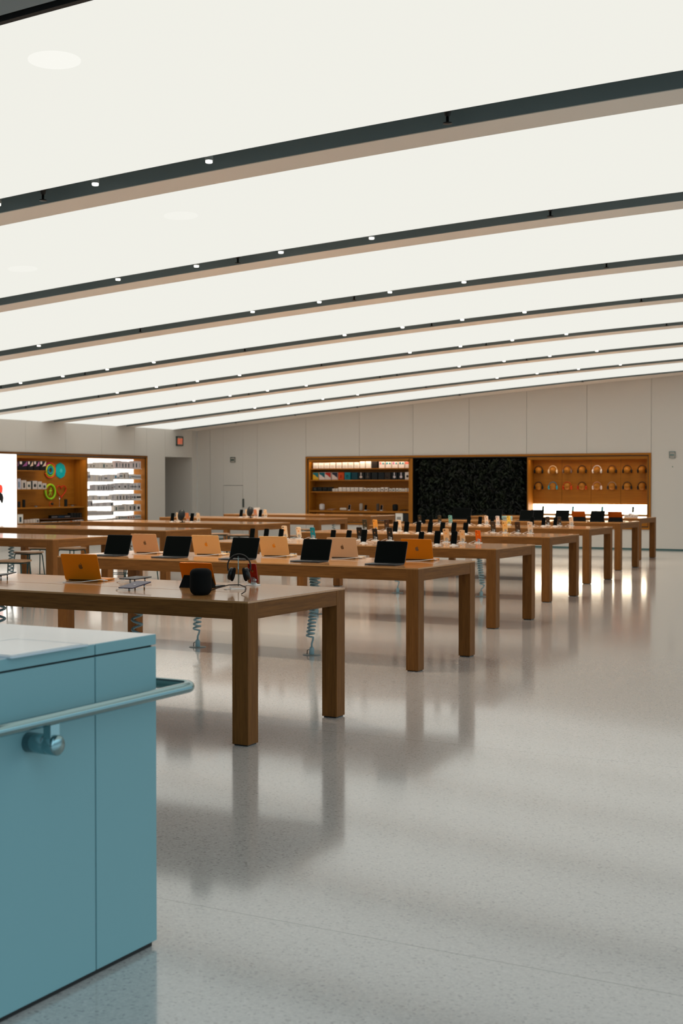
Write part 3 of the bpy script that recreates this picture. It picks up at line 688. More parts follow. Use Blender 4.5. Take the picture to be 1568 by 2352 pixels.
# clutter of the table by the wall niche: small pale accessory boxes
rng = random.Random(3)
for i, (px, w, h, lb) in enumerate([(1164, .20, .07, 'pale blue flat box on the sixth table, left of the third dark tablet'), (1440, .11, .06, 'first small pale box from the left before the lit counter at the niche end'), (1447, .05, .09, 'slim upright pale box before the lit counter'), (1453, .07, .06, 'second small pale box before the lit counter'), (1460, .06, .06, 'small pale box next to the end of the lit counter')]):
    mb = MB(); mb.box(-w/2, w/2, -.05, .05, 0, h, paint((150, 196, 200), .4) if i == 0 else M['card'], bev=.004); mb.box(-w*.3, w*.3, -.051, -.049, h*.3, h*.6, paint((150, 140, 134), .5))
    yy = 25.2 if i == 0 else 28.2
    single('accessory_box', mb, lb, 'box', (col_x(px, yy, 1), yy, TZ), 0, 'small boxes on the far tables')

# ================================================================== service counter in the foreground
CX, CY, CH = -2.787, 3.72, 1.10
t = thing('service_counter', 'panelled counter tinted blue for cool light, with a white glossy top in the foreground', 'counter', (CX, CY, 0))
D, Wd = 1.75, 3.2
m = MB(); m.box(-Wd+.02, -.03, -D+.02, -.03, .0, 1.06, M['counter'])
part('core', m, t)
def pan(y0, y1, z0, z1): return MB().box(-.012, 0, y0, y1, z0, z1, M['counter'], bev=.0015)
m = MB(); m.box(-Wd, -.0125, -D, -.0125, .0005, 1.062, M['dark_gap']); part('recess', m, t, 'dark joints between panels')
part('front_panel', pan(-.327, 0, .02, 1.057), t); part('front_panel', pan(-D, -.333, .02, 1.057), t)
part('back_panel', MB().box(-Wd, -.0125, -.012, 0, .02, 1.057, M['counter']), t)
m = MB(); m.box(-Wd, -.004, -D, -.002, 1.095, CH, M['counter_top']); part('top', m, t, 'white glossy top')
m = MB(); m.box(-.03, 0, -.327, 0, 1.0635, CH-.001, M['counter'], bev=.0015); m.box(-.03, 0, -D, -.333, 1.0635, CH-.001, M['counter'], bev=.0015); m.box(-Wd, -.03, -.02, 0, 1.0635, CH-.001, M['counter']); part('top_edge', m, t)
m = MB(); rr = .0195; o = .10; zz = .913
pts = [(o, -D-.2, zz), (o, -.8, zz), (o, -.0, zz), (o, .045, zz)]+[(o-.04+.04*math.cos(R(a)), .045+.04*math.sin(R(a)), zz) for a in range(15, 91, 15)]+[(0, .085, zz), (-1.0, .085, zz), (-Wd, .085, zz)]
m.tube(pts, rr, M['steel'], 16); part('handrail', m, t, 'round brushed steel rail')
for yy in (-.65, -1.5):
    m = MB(); m.lathe([(.031, 0), (.031, .075), (.028, .079), (.031, .083), (.031, .118), (.027, .122)], M['steel'], 28, X=Tm(0, yy, .832) @ Ry(90)); p = part('rail_bracket', m, t)
    m = MB(); m.box(.078, .108, yy-.021, yy+.021, .832, zz-.01, M['steel'], bev=.002); part('rail_support', m, p)
for xx in (-.6, -2):
    m = MB(); m.lathe([(.028, 0), (.028, .10)], M['steel'], 20, X=Tm(xx, 0, .832) @ Rx(-90)); p = part('rail_bracket', m, t)
    m = MB(); m.box(xx-.02, xx+.02, .07, .10, .832, zz-.01, M['steel']); part('rail_support', m, p)
t = thing('tablet_screen', 'thin flat display lying on the white counter top', 'tablet', (-2.93, 2.98, CH))
m = MB(); m.plate(.32, .36, .006, .01, paint((196, 206, 212), .25), X=Tm(0, 0, 0)); part('bezel', m, t)
m = MB(); m.plate(.28, .32, .0015, .006, M['counter_top'], X=Tm(0, .02, .006)); part('glass', m, t)
P = at(-4, 1466, 'z', CH)
mb = MB(); mb.plate(.16, .26, .009, .01, M['black'], X=Rz(70)); single('dark_tablet', mb, 'dark tablet at the left border on the white counter top', 'tablet', (P.x-.13, P.y, CH))
# ================================================================== niche in the back wall
ND = .40
def frame_ring(name, horizontal, a0, a1, z0, z1, w=.055, out=.03):
    """oak frame around a niche; horizontal axis x (back wall) or y (left wall)"""
    mb = MB()
    for p0, p1, q0, q1 in ((a0, a1, z1-w, z1), (a0, a1, z0, z0+w), (a0, a0+w, z0+w, z1-w), (a1-w, a1, z0+w, z1-w)):
        mt = M['niche'] if p1-p0 > .5 else M['niche_v']
        if horizontal: mb.box(p0, p1, WB-out, WB+.03, q0, q1, mt)
        else: mb.box(XL-.03, XL+out, p0, p1, q0, q1, M['wood_y'] if p1-p0 > .5 else M['niche_v'])
    for p0, p1, q0, q1 in ((a0+w, a1-w, z1-w-.022, z1-w), (a0+w, a1-w, z0+w, z0+w+.022), (a0+w, a0+w+.021, z0+w, z1-w), (a1-w-.021, a1-w, z0+w, z1-w)):
        if horizontal: mb.box(p0, p1, WB-.012, WB-.002, q0, q1, M['dark_gap'])
        else: mb.box(XL+.002, XL+.008, p0, p1, q0, q1+(-.006 if q1-q0 < .1 and q0 > 1.5 else 0), M['dark_gap'])
    struct(name, mb)
frame_ring('trim_1', True, NX0, NX1, NZ0, NZ1)
frame_ring('trim_2', False, LY0, LY1, LZ0, LZ1)
BX = [NX0+.075, -15.46, -12.18, NX1-.075]; Z0, Z1 = NZ0+.075, NZ1-.075
yb = WB+ND
def shell(t, x0, x1, m=M['niche']):
    part('back_panel', MB().box(x0, x1, yb, yb+.03, Z0, Z1, m), t)
    for x in (x0, x1-.03): part('side_panel', MB().box(x, x+.03, WB+.0, yb, Z0, Z1, M['niche_v']), t)
    part('top_panel', MB().box(x0+.03, x1-.03, WB+.0, yb, Z1-.03, Z1, m), t); part('bottom_panel', MB().box(x0+.03, x1-.03, WB+.0, yb, Z0, Z0+.03, m), t)
# ---- shelf bay
tA = thing('shelf_bay', 'oak niche bay with three narrow shelves of boxed products above a counter', 'shelving', ((BX[0]+BX[1])/2, WB, NZ0))
def P_(o):  # keep world coordinates under a moved empty
    pass
def bay_parts(t, fn):
    before = set(COL.objects); fn()
    for o in set(COL.objects)-before:
        if o.parent is t: o.location = -Vector(t.location)
SH = [2.0625, 1.745, 1.419]; CT = .889
def fA():
    shell(tA, BX[0], BX[1]-.09)
    for z in SH: part('shelf', MB().box(BX[0]+.03, BX[1]-.12, WB+.06, yb, z-.028, z, M['niche'], bev=.002), tA)
    part('counter', MB().box(BX[0]+.03, BX[1]-.12, WB-.0, yb, CT-.05, CT, M['niche'], bev=.002), tA)
    part('pillar', MB().box(BX[1]-.09, BX[1]+.0, WB-.0, yb, Z0, Z1, M['niche_v']), tA)
bay_parts(tA, fA)
def goods(px0, px1, h_px, z, body, mark, lb, name='product_box', cat='box', Yf=WB+.1, depth=.12, grp='boxed products in the back niche', gap=.004, shape=None):
    x0, x1 = col_x(px0, Yf, z)+gap, col_x(px1, Yf, z)-gap
    xc = (x0+x1)/2; w = x1-x0; h = h_px*scale_at((xc, Yf, z))
    mb = MB(); bm_ = paint(body, .4); mb.box(-w/2, w/2, 0, depth, 0, h, bm_, bev=min(.004, w*.1))
    if mark:
        kind, c = mark; cm = paint(c, .4)
        if kind == 'dot': rd_ = min(w*.24, h*.34); mb.lathe([(rd_, 0), (rd_, .002)], cm, 18, X=Tm(0, 0, h*.45) @ Rx(90))
        elif kind == 'pic': mb.box(-w*.32, w*.32, -.002, 0, h*.12, h*.62, cm)
        elif kind == 'band': mb.box(-w*.5, w*.5, -.002, 0, h*.62, h*.98, cm)
        elif kind == 'slant': mb.add([(-w*.45, -.002, h*.97), (w*.48, -.002, h*.97), (w*.48, -.002, h*.25), (-w*.1, -.002, h*.6), (-w*.45, -.002, h*.75), (-w*.45, 0, h*.97), (w*.48, 0, h*.97), (w*.48, 0, h*.25), (-w*.1, 0, h*.6), (-w*.45, 0, h*.75)], [(4, 3, 2, 1, 0), (0, 1, 6, 5), (1, 2, 7, 6), (2, 3, 8, 7), (3, 4, 9, 8), (4, 0, 5, 9)], cm)
        elif kind == 'phones':
            mb.box(-w*.07, w*.07, -.002, 0, h*.5, h*.97, cm); mb.lathe([(w*.22, 0), (w*.22, .002)], cm, 18, X=Tm(0, 0, h*.38) @ Rx(90))
        elif kind == 'two':
            mb.box(-w*.4, -w*.05, -.002, 0, h*.6, h*.95, cm); mb.box(w*.1, w*.42, -.002, 0, h*.6, h*.9, paint((40, 120, 130), .4))
    return single(name, mb, lb, cat, (xc, Yf, z+.0005), 0, grp)
def C2(c, w): return (690+(c-w/2)/5.807, 690+(c+w/2)/5.807)
WH = (232, 224, 214); WHM = ('pic', (214, 204, 194))
r1 = [(198, 66, 75)]*1+[(273, 66, 75), (350, 66, 76), (427, 70, 78), (510, 68, 78), (592, 68, 80), (668, 68, 80), (748, 68, 80)]
for i, (c, w, h) in enumerate(r1): goods(*C2(c, w), h/5.807, SH[0], WH, WHM, f'{ORD[i+1]} white box from the left on the top shelf of the back niche')
for i, (c, w, h) in enumerate([(825, 70, 98), (905, 70, 98)]): goods(*C2(c, w), h/5.807, SH[0], WH, ('band', (236, 226, 220)), 'tall white box in the middle of the top shelf, '+('left' if i == 0 else 'right')+' one of the pair')
goods(*C2(985, 74), 92/5.807, SH[0], (36, 28, 22), None, 'dark brown box on the top shelf between white and printed boxes')
for i, (c, mk) in enumerate([(1082, (200, 110, 110)), (1170, (60, 140, 150)), (1257, (170, 100, 140)), (1345, (50, 110, 120))]): goods(*C2(c, 76), 84/5.807, SH[0], (228, 214, 206), ('two', mk), f'{ORD[i+1]} white box with a colourful print on the top shelf of the back niche')
goods(*C2(1428, 66), 84/5.807, SH[0], (232, 220, 212), ('band', (214, 110, 92)), 'white box with a red top edge, last on the top shelf')
r2 = [(200, (226, 170, 40), ('slant', (20, 110, 120)), 'yellow and teal printed box, first on the second shelf'), (285, (224, 200, 190), ('slant', (20, 92, 104)), 'white box with a dark teal picture on the second shelf'),
      (365, (216, 196, 186), ('slant', (176, 40, 24)), 'white box with a red picture on the second shelf'), (455, (214, 190, 180), ('slant', (36, 34, 50)), 'white box with a dark navy picture on the second shelf'),
      (540, (196, 68, 12), ('dot', (172, 52, 10)), 'orange red box on the second shelf'), (625, (14, 112, 124), ('dot', (12, 90, 100)), 'bright teal box on the second shelf'), (720, (8, 56, 66), None, 'dark teal box on the second shelf'),
      (805, (14, 18, 20), ('phones', (222, 200, 186)), 'black box with a cream headphone picture on the second shelf'), (895, (20, 20, 20), ('phones', (80, 70, 62)), 'black box with a grey headphone picture on the second shelf'),
      (985, (18, 22, 22), None, 'plain black box on the second shelf, left of a plain twin'), (1075, (18, 22, 24), None, 'plain black box on the second shelf, left of a dark brown one'), (1160, (44, 34, 26), ('dot', (54, 42, 34)), 'dark brown box on the second shelf'),
      (1250, (16, 20, 22), ('phones', (220, 206, 206)), 'black box with a white headphone picture, left one of two on the second shelf'), (1340, (16, 20, 22), ('phones', (226, 208, 210)), 'black box with a white headphone picture, right one of two on the second shelf'), (1430, (216, 204, 196), ('dot', (34, 36, 36)), 'white box with a black disc, last on the second shelf')]
for c, b, mk, lb in r2: goods(*C2(c if c < 1400 else 1424, 80 if c < 1400 else 68), 100/5.807, SH[1], b, mk, lb)
for i, c in enumerate((190, 255, 322, 388)):
    goods(*C2(c, 60), 58/5.807, SH[2], (18, 20, 18), ('dot', (60, 56, 46) if i == 0 else (26, 28, 26)), f'{ORD[i+1]} black speaker box from the left on the third shelf', name='black_box')
r3 = [(440, 38, 38, 0), (480, 36, 40, 0), (528, 50, 55, 0), (582, 50, 55, 0), (635, 48, 55, 0), (690, 50, 55, 0), (745, 50, 55, 0), (805, 50, 55, 0), (858, 40, 48, (30, 36, 36)), (905, 40, 48, (26, 34, 36)), (950, 40, 48, (30, 40, 44)), (995, 42, 48, (200, 190, 170)), (1043, 36, 48, (150, 90, 50)), (1088, 40, 56, (30, 40, 40)), (1140, 42, 56, (80, 50, 34)), (1195, 40, 42, (24, 34, 30)), (1240, 40, 46, (24, 90, 80)), (1288, 38, 46, (20, 100, 110)), (1330, 38, 46, (170, 170, 140)), (1367, 34, 40, (200, 190, 180)), (1405, 36, 46, (220, 160, 40)), (1443, 26, 46, (110, 40, 30))]
NUM = ['white', 'pale', 'cream']
for i, (c, w, h, dk) in enumerate(r3):
    lb = f'{ORD[i+1]} small white box from the left on the third shelf' if i < 20 else ('small white box with an amber dot near the end of the third shelf' if i == 20 else 'last small white box on the third shelf, dark red dot')
    goods(*C2(c, w), h/5.807, SH[2], (220, 206, 194), ('dot', dk) if dk else ('pic', (206, 192, 180)), lb, name='small_box')
# devices standing on the counter of that bay
def dev(name, lb, px, w_px, h_px, build, cat='speaker', z=CT, Y=WB+.14):
    x = col_x(px, Y, z); k = scale_at((x, Y, z)); return build(name, lb, (x, Y, z+.0005), w_px*k, h_px*k, cat)
def round_dev(col, top=None):
    def b(name, lb, loc, w, h, cat):
        r = w/2; q = min(r, h/2)*.5; m = MB(); m.lathe([(r-q, 0)]+[(r-q+q*math.sin(R(a)), q-q*math.cos(R(a))) for a in (30, 60, 90)]+[(r-q+q*math.cos(R(a)), h-q+q*math.sin(R(a))) for a in (0, 30, 60, 90)], paint(col, .7), 24)
        t = thing(name, lb, cat, loc); part('body', m, t); m = MB(); m.lathe([(r*.45, h-.001), (r*.45, h+.002)], paint(top or col, .3), 20); part('top', m, t)
    return b
def pill_dev(col):
    def b(name, lb, loc, w, h, cat):
        r = h/2; m = MB(); m.lathe([(r*.4, -w/2), (r*.8, -w/2+r*.2), (r, -w/2+r*.6), (r, w/2-r*.6), (r*.8, w/2-r*.2), (r*.4, w/2)], paint(col, .5), 20, X=Tm(0, 0, r) @ Ry(90)); single(name, m, lb, cat, loc)
    return b
dev('smart_speaker', 'white rounded speaker at the left end of the niche counter', 690+287/5.807, 72/5.807, 85/5.807, round_dev((205, 196, 192), (230, 222, 216)))
dev('pill_speaker', 'white pill shaped speaker lying on the niche counter', 690+570/5.807, 100/5.807, 35/5.807, pill_dev((222, 206, 190)))
dev('cylinder_speaker', 'pale grey cylinder speaker standing on the niche counter', 690+807/5.807, 45/5.807, 95/5.807, round_dev((165, 152, 140)))
dev('cylinder_speaker', 'dark grey cylinder speaker standing on the niche counter', 690+1031/5.807, 40/5.807, 95/5.807, round_dev((74, 66, 58)))
dev('smart_speaker', 'black rounded speaker at the right end of the niche counter', 690+1262/5.807, 75/5.807, 90/5.807, round_dev((14, 15, 14)))
gN = 'phones on the niche counter'
for c, bk, lb in ((648, (220, 206, 200), 'white edged phone beside the white pill speaker'), (867, (24, 24, 24), 'black phone right of the pale grey cylinder speaker'), (1077, (224, 206, 200), 'white edged phone right of the dark grey cylinder speaker')):
    phone(690+c/5.807, WB+.16, True, lb, back=bk, grp=gN, z=CT+.0005)
for c, w, cl, lb in ((405, 95, (190, 150, 130), 'pale flat tablet lying on the niche counter'), (1375, 95, (20, 18, 14), 'black flat tablet lying on the niche counter')):
    x = col_x(690+c/5.807, WB+.16, CT); t = thing('flat_tablet', lb, 'tablet', (x, WB+.08, CT+.0005))
    part('body', MB().plate(.19, .22, .008, .012, paint(cl, .4), X=Tm(0, 0, .015) @ Rx(5)), t); part('stand', MB().box(-.03, .03, .13, .15, 0, .026, M['white']), t)
# lower shelf of the bay: boxes, a bright white box, a black box
for i, (a, b, cl, mk) in enumerate([(636, 652, (224, 206, 190), None), (652, 700, (20, 40, 44), None), (700, 730, (224, 206, 190), None), (730, 780, (20, 44, 48), None), (780, 826, (214, 200, 186), ('pic', (120, 116, 110))), (1030, 1068, (150, 136, 120), ('pic', (60, 56, 50))), (1070, 1112, (170, 160, 150), ('pic', (60, 70, 70)))]):
    nm = 'dark teal' if cl[0] < 100 else 'pale'
    lb = [None, 'dark teal box on the low shelf, left one of two', None, 'dark teal box on the low shelf, right one of two'][i] if i in (1, 3) else ['pale narrow box at the left end seen under the far tables', '', 'pale box between two dark teal boxes on the low shelf', '', 'pale box right of two dark teal boxes on the low shelf', 'grey brown box on the low shelf between the table legs', 'pale grey box on the low shelf beside the dark table gap'][i]
    goods(690+a/5.807, 690+b/5.807, 40/5.807, Z0+.0305, cl, mk, lb, name='low_shelf_box', gap=.002)
x0, x1 = col_x(909, WB+.06, .7), col_x(925.5, WB+.06, .7)
t = thing('white_display_box', 'bright white upright box beside a black box under the niche counter', 'box', ((x0+x1)/2, WB+.02, Z0+.031)); w = (x1-x0)/2
part('case', MB().box(-w, w, 0, .2, 0, CT-.0525-Z0-.031, paint((240, 236, 228), .4), bev=.012), t); part('front_print', MB().box(-w*.55, w*.55, -.002, .0, .04, .13, paint((160, 155, 148), .4)), t, 'grey print')
x0, x1 = col_x(927, WB+.06, .7), col_x(939, WB+.06, .7)
single('black_case', MB().box(-(x1-x0)/2, (x1-x0)/2, 0, .2, 0, .22, M['black'], bev=.004), 'black box beside the bright white one under the niche counter', 'box', ((x0+x1)/2, WB+.03, Z0+.031))

# ---- planted panel in the middle bay
t = thing('planted_panel', 'dark panel of dense foliage filling the middle of the back niche', 'planting', ((BX[1]+BX[2])/2, WB, NZ0))
def fP():
    x0, x1 = BX[1]+.004, BX[2]-.004
    part('back_board', MB().box(x0, x1, yb, yb+.03, Z0, Z1, M['black_matte']), t)
    part('top_board', MB().box(x0, x1, WB, yb, Z1-.01, Z1, M['black_matte']), t)
    for x in (x0, x1-.008): part('side_board', MB().box(x, x+.008, WB, yb, Z0, Z1-.0101, M['black_matte']), t)
    part('planter_bar', MB().box(x0, x1, WB+.0, WB+.06, Z0, Z0+.06, M['black_matte']), t)
    mb = MB(); rng = random.Random(11); L_ = M['leaf']
    for i in range(5200):
        x = rng.uniform(x0+.16, x1-.16); z = rng.uniform(Z0+.1, Z1-.02); y = WB+.30-.30*rng.random()**.7
        l = rng.uniform(.06, .15); w = l*rng.uniform(.12, .28)
        X = Tm(x, y, z) @ Rz(rng.uniform(-70, 70)) @ Ry(rng.uniform(-55, 55)) @ Rx(rng.uniform(10, 75))
        mb.add([(0, 0, 0), (w, .006, -l*.35), (w*.7, .0, -l*.75), (0, -.01, -l), (-w*.7, 0, -l*.75), (-w, .006, -l*.35), (0, -.012, -l*.45)], [(0, 1, 6), (1, 2, 6), (2, 3, 6), (3, 4, 6), (4, 5, 6), (5, 0, 6)], L_, False, X)
    o = part('foliage', mb, t, 'dense dark green leaves'); o['kind'] = 'stuff'
bay_parts(t, fP)

# ---- headphone bay with the lit counter
tC = thing('headphone_bay', 'oak niche bay with wooden display balls above a glowing counter', 'shelving', ((BX[2]+BX[3])/2, WB, NZ0))
HPX = [1200+c/4.26 for c in (155, 295, 436, 580, 727, 873, 1022, 1168)]; HY = WB+.27
HZ = [at(1360, 1079.8, 'y', HY).z, at(1360, 1117.4, 'y', HY).z]
def fC():
    x0, x1 = BX[2]+.0, BX[3]; n = 4
    for x in (x0, x1-.03): part('side_panel', MB().box(x, x+.03, WB+.0, yb, Z0, Z1, M['niche_v']), tC)
    part('top_panel', MB().box(x0+.03, x1-.03, WB, yb, Z1-.03, Z1, M['niche']), tC); part('bottom_panel', MB().box(x0+.03, x1-.03, WB, yb, Z0, Z0+.03, M['niche']), tC)
    part('backing', MB().box(x0+.03, x1-.03, yb, yb+.03, Z0, Z1, M['dark_gap']), tC)
    for i in range(n):
        a = x0+.03+(x1-x0-.06)*i/n; b = x0+.03+(x1-x0-.06)*(i+1)/n
        part('wood_panel', MB().box(a+.004, b-.004, yb-.02, yb, 1.112, Z1-.03, M['niche']), tC)
    part('light_strip', MB().box(x0+.03, x1-.03, yb-.03, yb, CT-.02, 1.108, M['lit_strip']), tC, 'glowing white strip')
    part('counter', MB().box(x0+.03, x1-.03, WB-.02, yb-.03, .825, .868, M['niche']), tC)
    part('counter_light', MB().box(x0+.05, x1-.05, WB+.02, WB+.05, .755, .82, M['lit']), tC, 'glowing white slot')
    part('counter_front', MB().box(x0+.03, x1-.03, WB+.02, WB+.05, Z0+.03, .75, M['niche']), tC)
    for z in HZ:
        for px in HPX:
            X = Tm(col_x(px, HY, z), HY, z); mb = MB(); mb.lathe([(.01, -.085), (.045, -.072), (.073, -.043), (.085, 0), (.073, .043), (.045, .072), (.01, .085)], M['niche'], 24, X=X)
            mb.tube([(0, .06, 0), (0, yb-.02-HY, 0)], .02, M['niche'], 10, X=X); part('display_ball', mb, tC)
bay_parts(tC, fC)
def mk_hp(band, cup):
    def mk():
        b = MB(); b.tube([(.106*math.cos(R(a)), 0, .008+.106*math.sin(R(a))) for a in range(-8, 189, 10)], .010, paint(band, .35), 8)
        out = [('headband', b.mesh('headband'), None, [])]
        for sx in (-1, 1):
            c = MB(); c.lathe([(.02, -.02), (.042, -.014), (.047, 0), (.042, .014), (.02, .022)], paint(cup, .35), 18, X=Tm(sx*.107, 0, -.028) @ Ry(sx*90) @ Matrix.Diagonal((1.15, .9, 1, 1)))
            out.append(('ear_cup', c.mesh('ear_cup'), None, []))
        return out
    return mk
BK = (18, 18, 18)
HC = [[(BK, BK, 'black'), ((230, 196, 150), (240, 214, 180), 'cream white'), ((96, 60, 44), (120, 96, 84), 'grey brown'), (BK, BK, 'black'), ((214, 200, 190), (228, 220, 216), 'silver white'), ((84, 44, 20), (26, 22, 20), 'brown banded black'), ((50, 28, 14), (34, 26, 20), 'dark brown'), ((34, 24, 16), BK, 'black')],
      [((24, 26, 28), BK, 'black'), ((60, 110, 128), (40, 150, 170), 'teal blue'), ((176, 52, 10), (196, 60, 14), 'orange red'), ((60, 30, 14), (176, 48, 14), 'dark banded red'), ((180, 120, 90), (226, 210, 204), 'white cupped'), ((150, 120, 96), (46, 44, 42), 'grey banded black'), ((34, 24, 16), (24, 24, 24), 'black'), ((28, 22, 18), BK, 'black')]]
for j in range(2):
    for i, (b, c, nm) in enumerate(HC[j]):
        copy_of(('hp', b, c), mk_hp(b, c), 'headphones', f'{nm} headphones, {ORD[i+1]} from the left in the {"upper" if j == 0 else "lower"} row of the niche', 'headphones', (col_x(HPX[i], HY, HZ[j]), HY, HZ[j]), 0, 'headphones on display balls')
for i, (px, bk) in enumerate(((1246.5, (10, 60, 72)), (1315, (96, 176, 190)), (1382.5, (80, 170, 190)), (1453, (6, 30, 36)))):
    x = col_x(px, WB+.12, .95); k = scale_at((x, WB+.12, .95))
    nm = ['dark teal', 'pale blue', 'light blue', 'black'][i]
    t = thing('display_phone', f'{nm} phone on a stand in front of the glowing strip', 'phone', (x, WB+.12, .8685), 0, 'phones before the glowing strip')
    m = MB(); m.plate(.058, .145, .008, .01, paint(bk, .3), X=Tm(0, 0, .05) @ Rx(80)); b = part('body', m, t)
    m = MB(); m.plate(.052, .139, .0008, .008, paint(tuple(max(4, int(c*.8)) for c in bk), .3), X=Tm(0, 0, .05) @ Rx(80) @ Tm(0, .003, .008)); part('screen', m, b)
    m = MB(); m.lathe([(.035, 0), (.035, .008), (.012, .012), (.012, .055)], M['white'], 16); part('stand', m, t)
for t_, x0, x1 in ((tA, BX[0]+.031, BX[1]-.09), (tC, BX[2]+.031, BX[3]-.031)):
    o_ = part('added_lip', MB().box(x0, x1, WB+.0, WB+.015, Z1-.075, Z1-.03, M['niche']), t_); o_.location = -Vector(t_.location)  # lip added in front of each niche lamp to hide it from view
lamp('niche_lamp_shelves', (BX[0]+BX[1])/2-.05, WB+.06, Z1-.035, 3.0, .04, 10, (1, .84, .62), (R(-18), 0, 0))
lamp('niche_lamp_headphones', (BX[2]+BX[3])/2, WB+.06, Z1-.035, 3.0, .04, 9, (1, .84, .62), (R(-18), 0, 0))
lamp('niche_lamp_plants', (BX[1]+BX[2])/2, WB+.05, Z1-.01, 3.0, .04, 1.4, (1, .9, .7), (R(-10), 0, 0))

# ================================================================== niche in the left wall
xb = XL-ND; ZB, ZT = LZ0+.07, LZ1-.07
YS, YM, YE = 24.45, 27.10, LY1-.065
t = thing('light_box_screen', 'big glowing white screen at the left end of the wall niche', 'screen', (XL, (LY0+.06+YS)/2, LZ0))
def fS():
    part('case', MB().box(XL-.10, XL-.012, LY0+.06, YS-.01, LZ0+.055, LZ1-.055, M['black']), t)
    part('screen', MB().box(XL-.012, XL+.028, LY0+.065, YS-.02, LZ0+.06, LZ1-.06, M['screen_white'], bev=.006), t)
    a = [at(px, py, 'x', XL+.028) for px, py in ((-30, 1106), (-2, 1111.5), (4.5, 1115), (6, 1121), (5.3, 1133), (0, 1130.5), (-30, 1120))]
    mb = MB(); mb.add([(XL+.028, p.y, p.z) for p in a]+[(XL+.031, p.y, p.z) for p in a], [list(range(7)), list(range(7, 14))[::-1]]+[(i, (i+1) % 7, 7+(i+1) % 7, 7+i) for i in range(7)], M['screen_red']); part('red_shape', mb, t, 'red rounded shape')
    a = [at(px, py, 'x', XL+.0285) for px, py in ((-30, 1122), (0, 1130.2), (5.4, 1134.5), (8, 1143), (7, 1151), (4.6, 1157.5), (0, 1149), (-30, 1140))]
    n = len(a); mb = MB(); mb.add([(XL+.0285, p.y, p.z) for p in a]+[(XL+.032, p.y, p.z) for p in a], [list(range(n)), list(range(n, 2*n))[::-1]]+[(i, (i+1) % n, n+(i+1) % n, n+i) for i in range(n)], M['screen_black']); part('black_shape', mb, t, 'black pointed shape')
bay_parts(t, fS)
def ysh(t, y0, y1, m):
    part('back_panel', MB().box(xb-.03, xb, y0, y1, ZB, ZT, m), t)
    for y in (y0, y1-.03): part('side_panel', MB().box(xb, XL, y, y+.03, ZB, ZT, M['niche_v']), t)
    part('top_panel', MB().box(xb, XL, y0+.03, y1-.03, ZT-.03, ZT, m), t); part('bottom_panel', MB().box(xb, XL, y0+.03, y1-.03, ZB, ZB+.03, m), t)
XF = XL-.06
def zf(px, py, X=XF): return at(px, py, 'x', X).z
def yf(px, X=XF): return col_y(px, X, 1.2)
zs1, zs2, zs3, zs4, zs5 = zf(72, 1080.2), zf(72, 1123.8), zf(100, 1164.5), zf(150, 1190.3), ZB+.03
tL = thing('shelf_bay', 'oak niche bay with coloured rings on its back and short shelves of boxes', 'shelving', (XL, (YS+YM)/2, LZ0))
wy = M['wood_y']
nl = wood('niche_oak_left', NA, NB, 'y', .5, 0, .2, .35)
def fL():
    ysh(tL, YS, YM, nl)
    for z, p1 in ((zs1, 108), (zs2, 109)): part('shelf', MB().box(xb+.09, XF, YS+.031, yf(p1), z-.025, z, nl, bev=.002), tL)
    part('counter', MB().box(xb, XF+.02, YS+.03, YM-.03, zs3-.04, zs3, nl, bev=.002), tL)
    part('shelf', MB().box(xb, XF, yf(94), YM-.06, zs4-.012, zs4, paint((120, 84, 66), .4)), tL, 'thin pale shelf')
bay_parts(tL, fL)
def ygoods(p0, p1, ztop_px, z, body, mark, lb, zmax=9, X=XF-.015, depth=.11, name='product_box', grp='boxed products in the left niche', gap=.003, cat='box'):
    y0, y1 = yf(p0, X)+gap, yf(p1, X)-gap; w = y1-y0
    h = min(zmax-z, max(.02, at((p0+p1)/2, ztop_px, 'x', X).z-z))
    mb = MB(); mb.box(-depth, 0, -w/2, w/2, 0, h, paint(body, .45), bev=min(.003, w*.1))
    if mark:
        kind, c = mark; cm = paint(c, .4)
        if kind == 'dot': rd_ = min(w*.26, h*.34); mb.lathe([(rd_, 0), (rd_, .002)], cm, 16, X=Tm(0, 0, h*.45) @ Ry(90))
        elif kind == 'pic': mb.box(0, .002, -w*.12, w*.22, h*.16, h*.72, cm)
        elif kind == 'band': mb.box(0, .002, -w*.5, w*.5, h*.35, h*.6, cm)
        elif kind == 'beam': mb.add([(0, -w*.1, h*.4), (0, w*.5, h*.98), (0, w*.5, h*.5), (.002, -w*.1, h*.4), (.002, w*.5, h*.98), (.002, w*.5, h*.5)], [(0, 1, 2), (5, 4, 3), (0, 3, 4, 1), (1, 4, 5, 2), (2, 5, 3, 0)], cm); mb.box(0, .002, -w*.42, -w*.15, h*.65, h*.95, paint((224, 210, 206), .4))
    return single(name, mb, lb, cat, (X, (y0+y1)/2, z+.0005), 0, grp)
lo = 'of the left niche'
for i, (a, b, mk) in enumerate([(38.3, 43, (150, 100, 140)), (44, 63, (150, 84, 140)), (64, 76.5, (216, 190, 170)), (78, 91, (190, 120, 170)), (92, 106, (220, 196, 176))]):
    ygoods(a, b, 1059, zs1, (20, 18, 20), ('beam', mk), f'{ORD[i+1]} black printed box from the left on the top shelf {lo}')
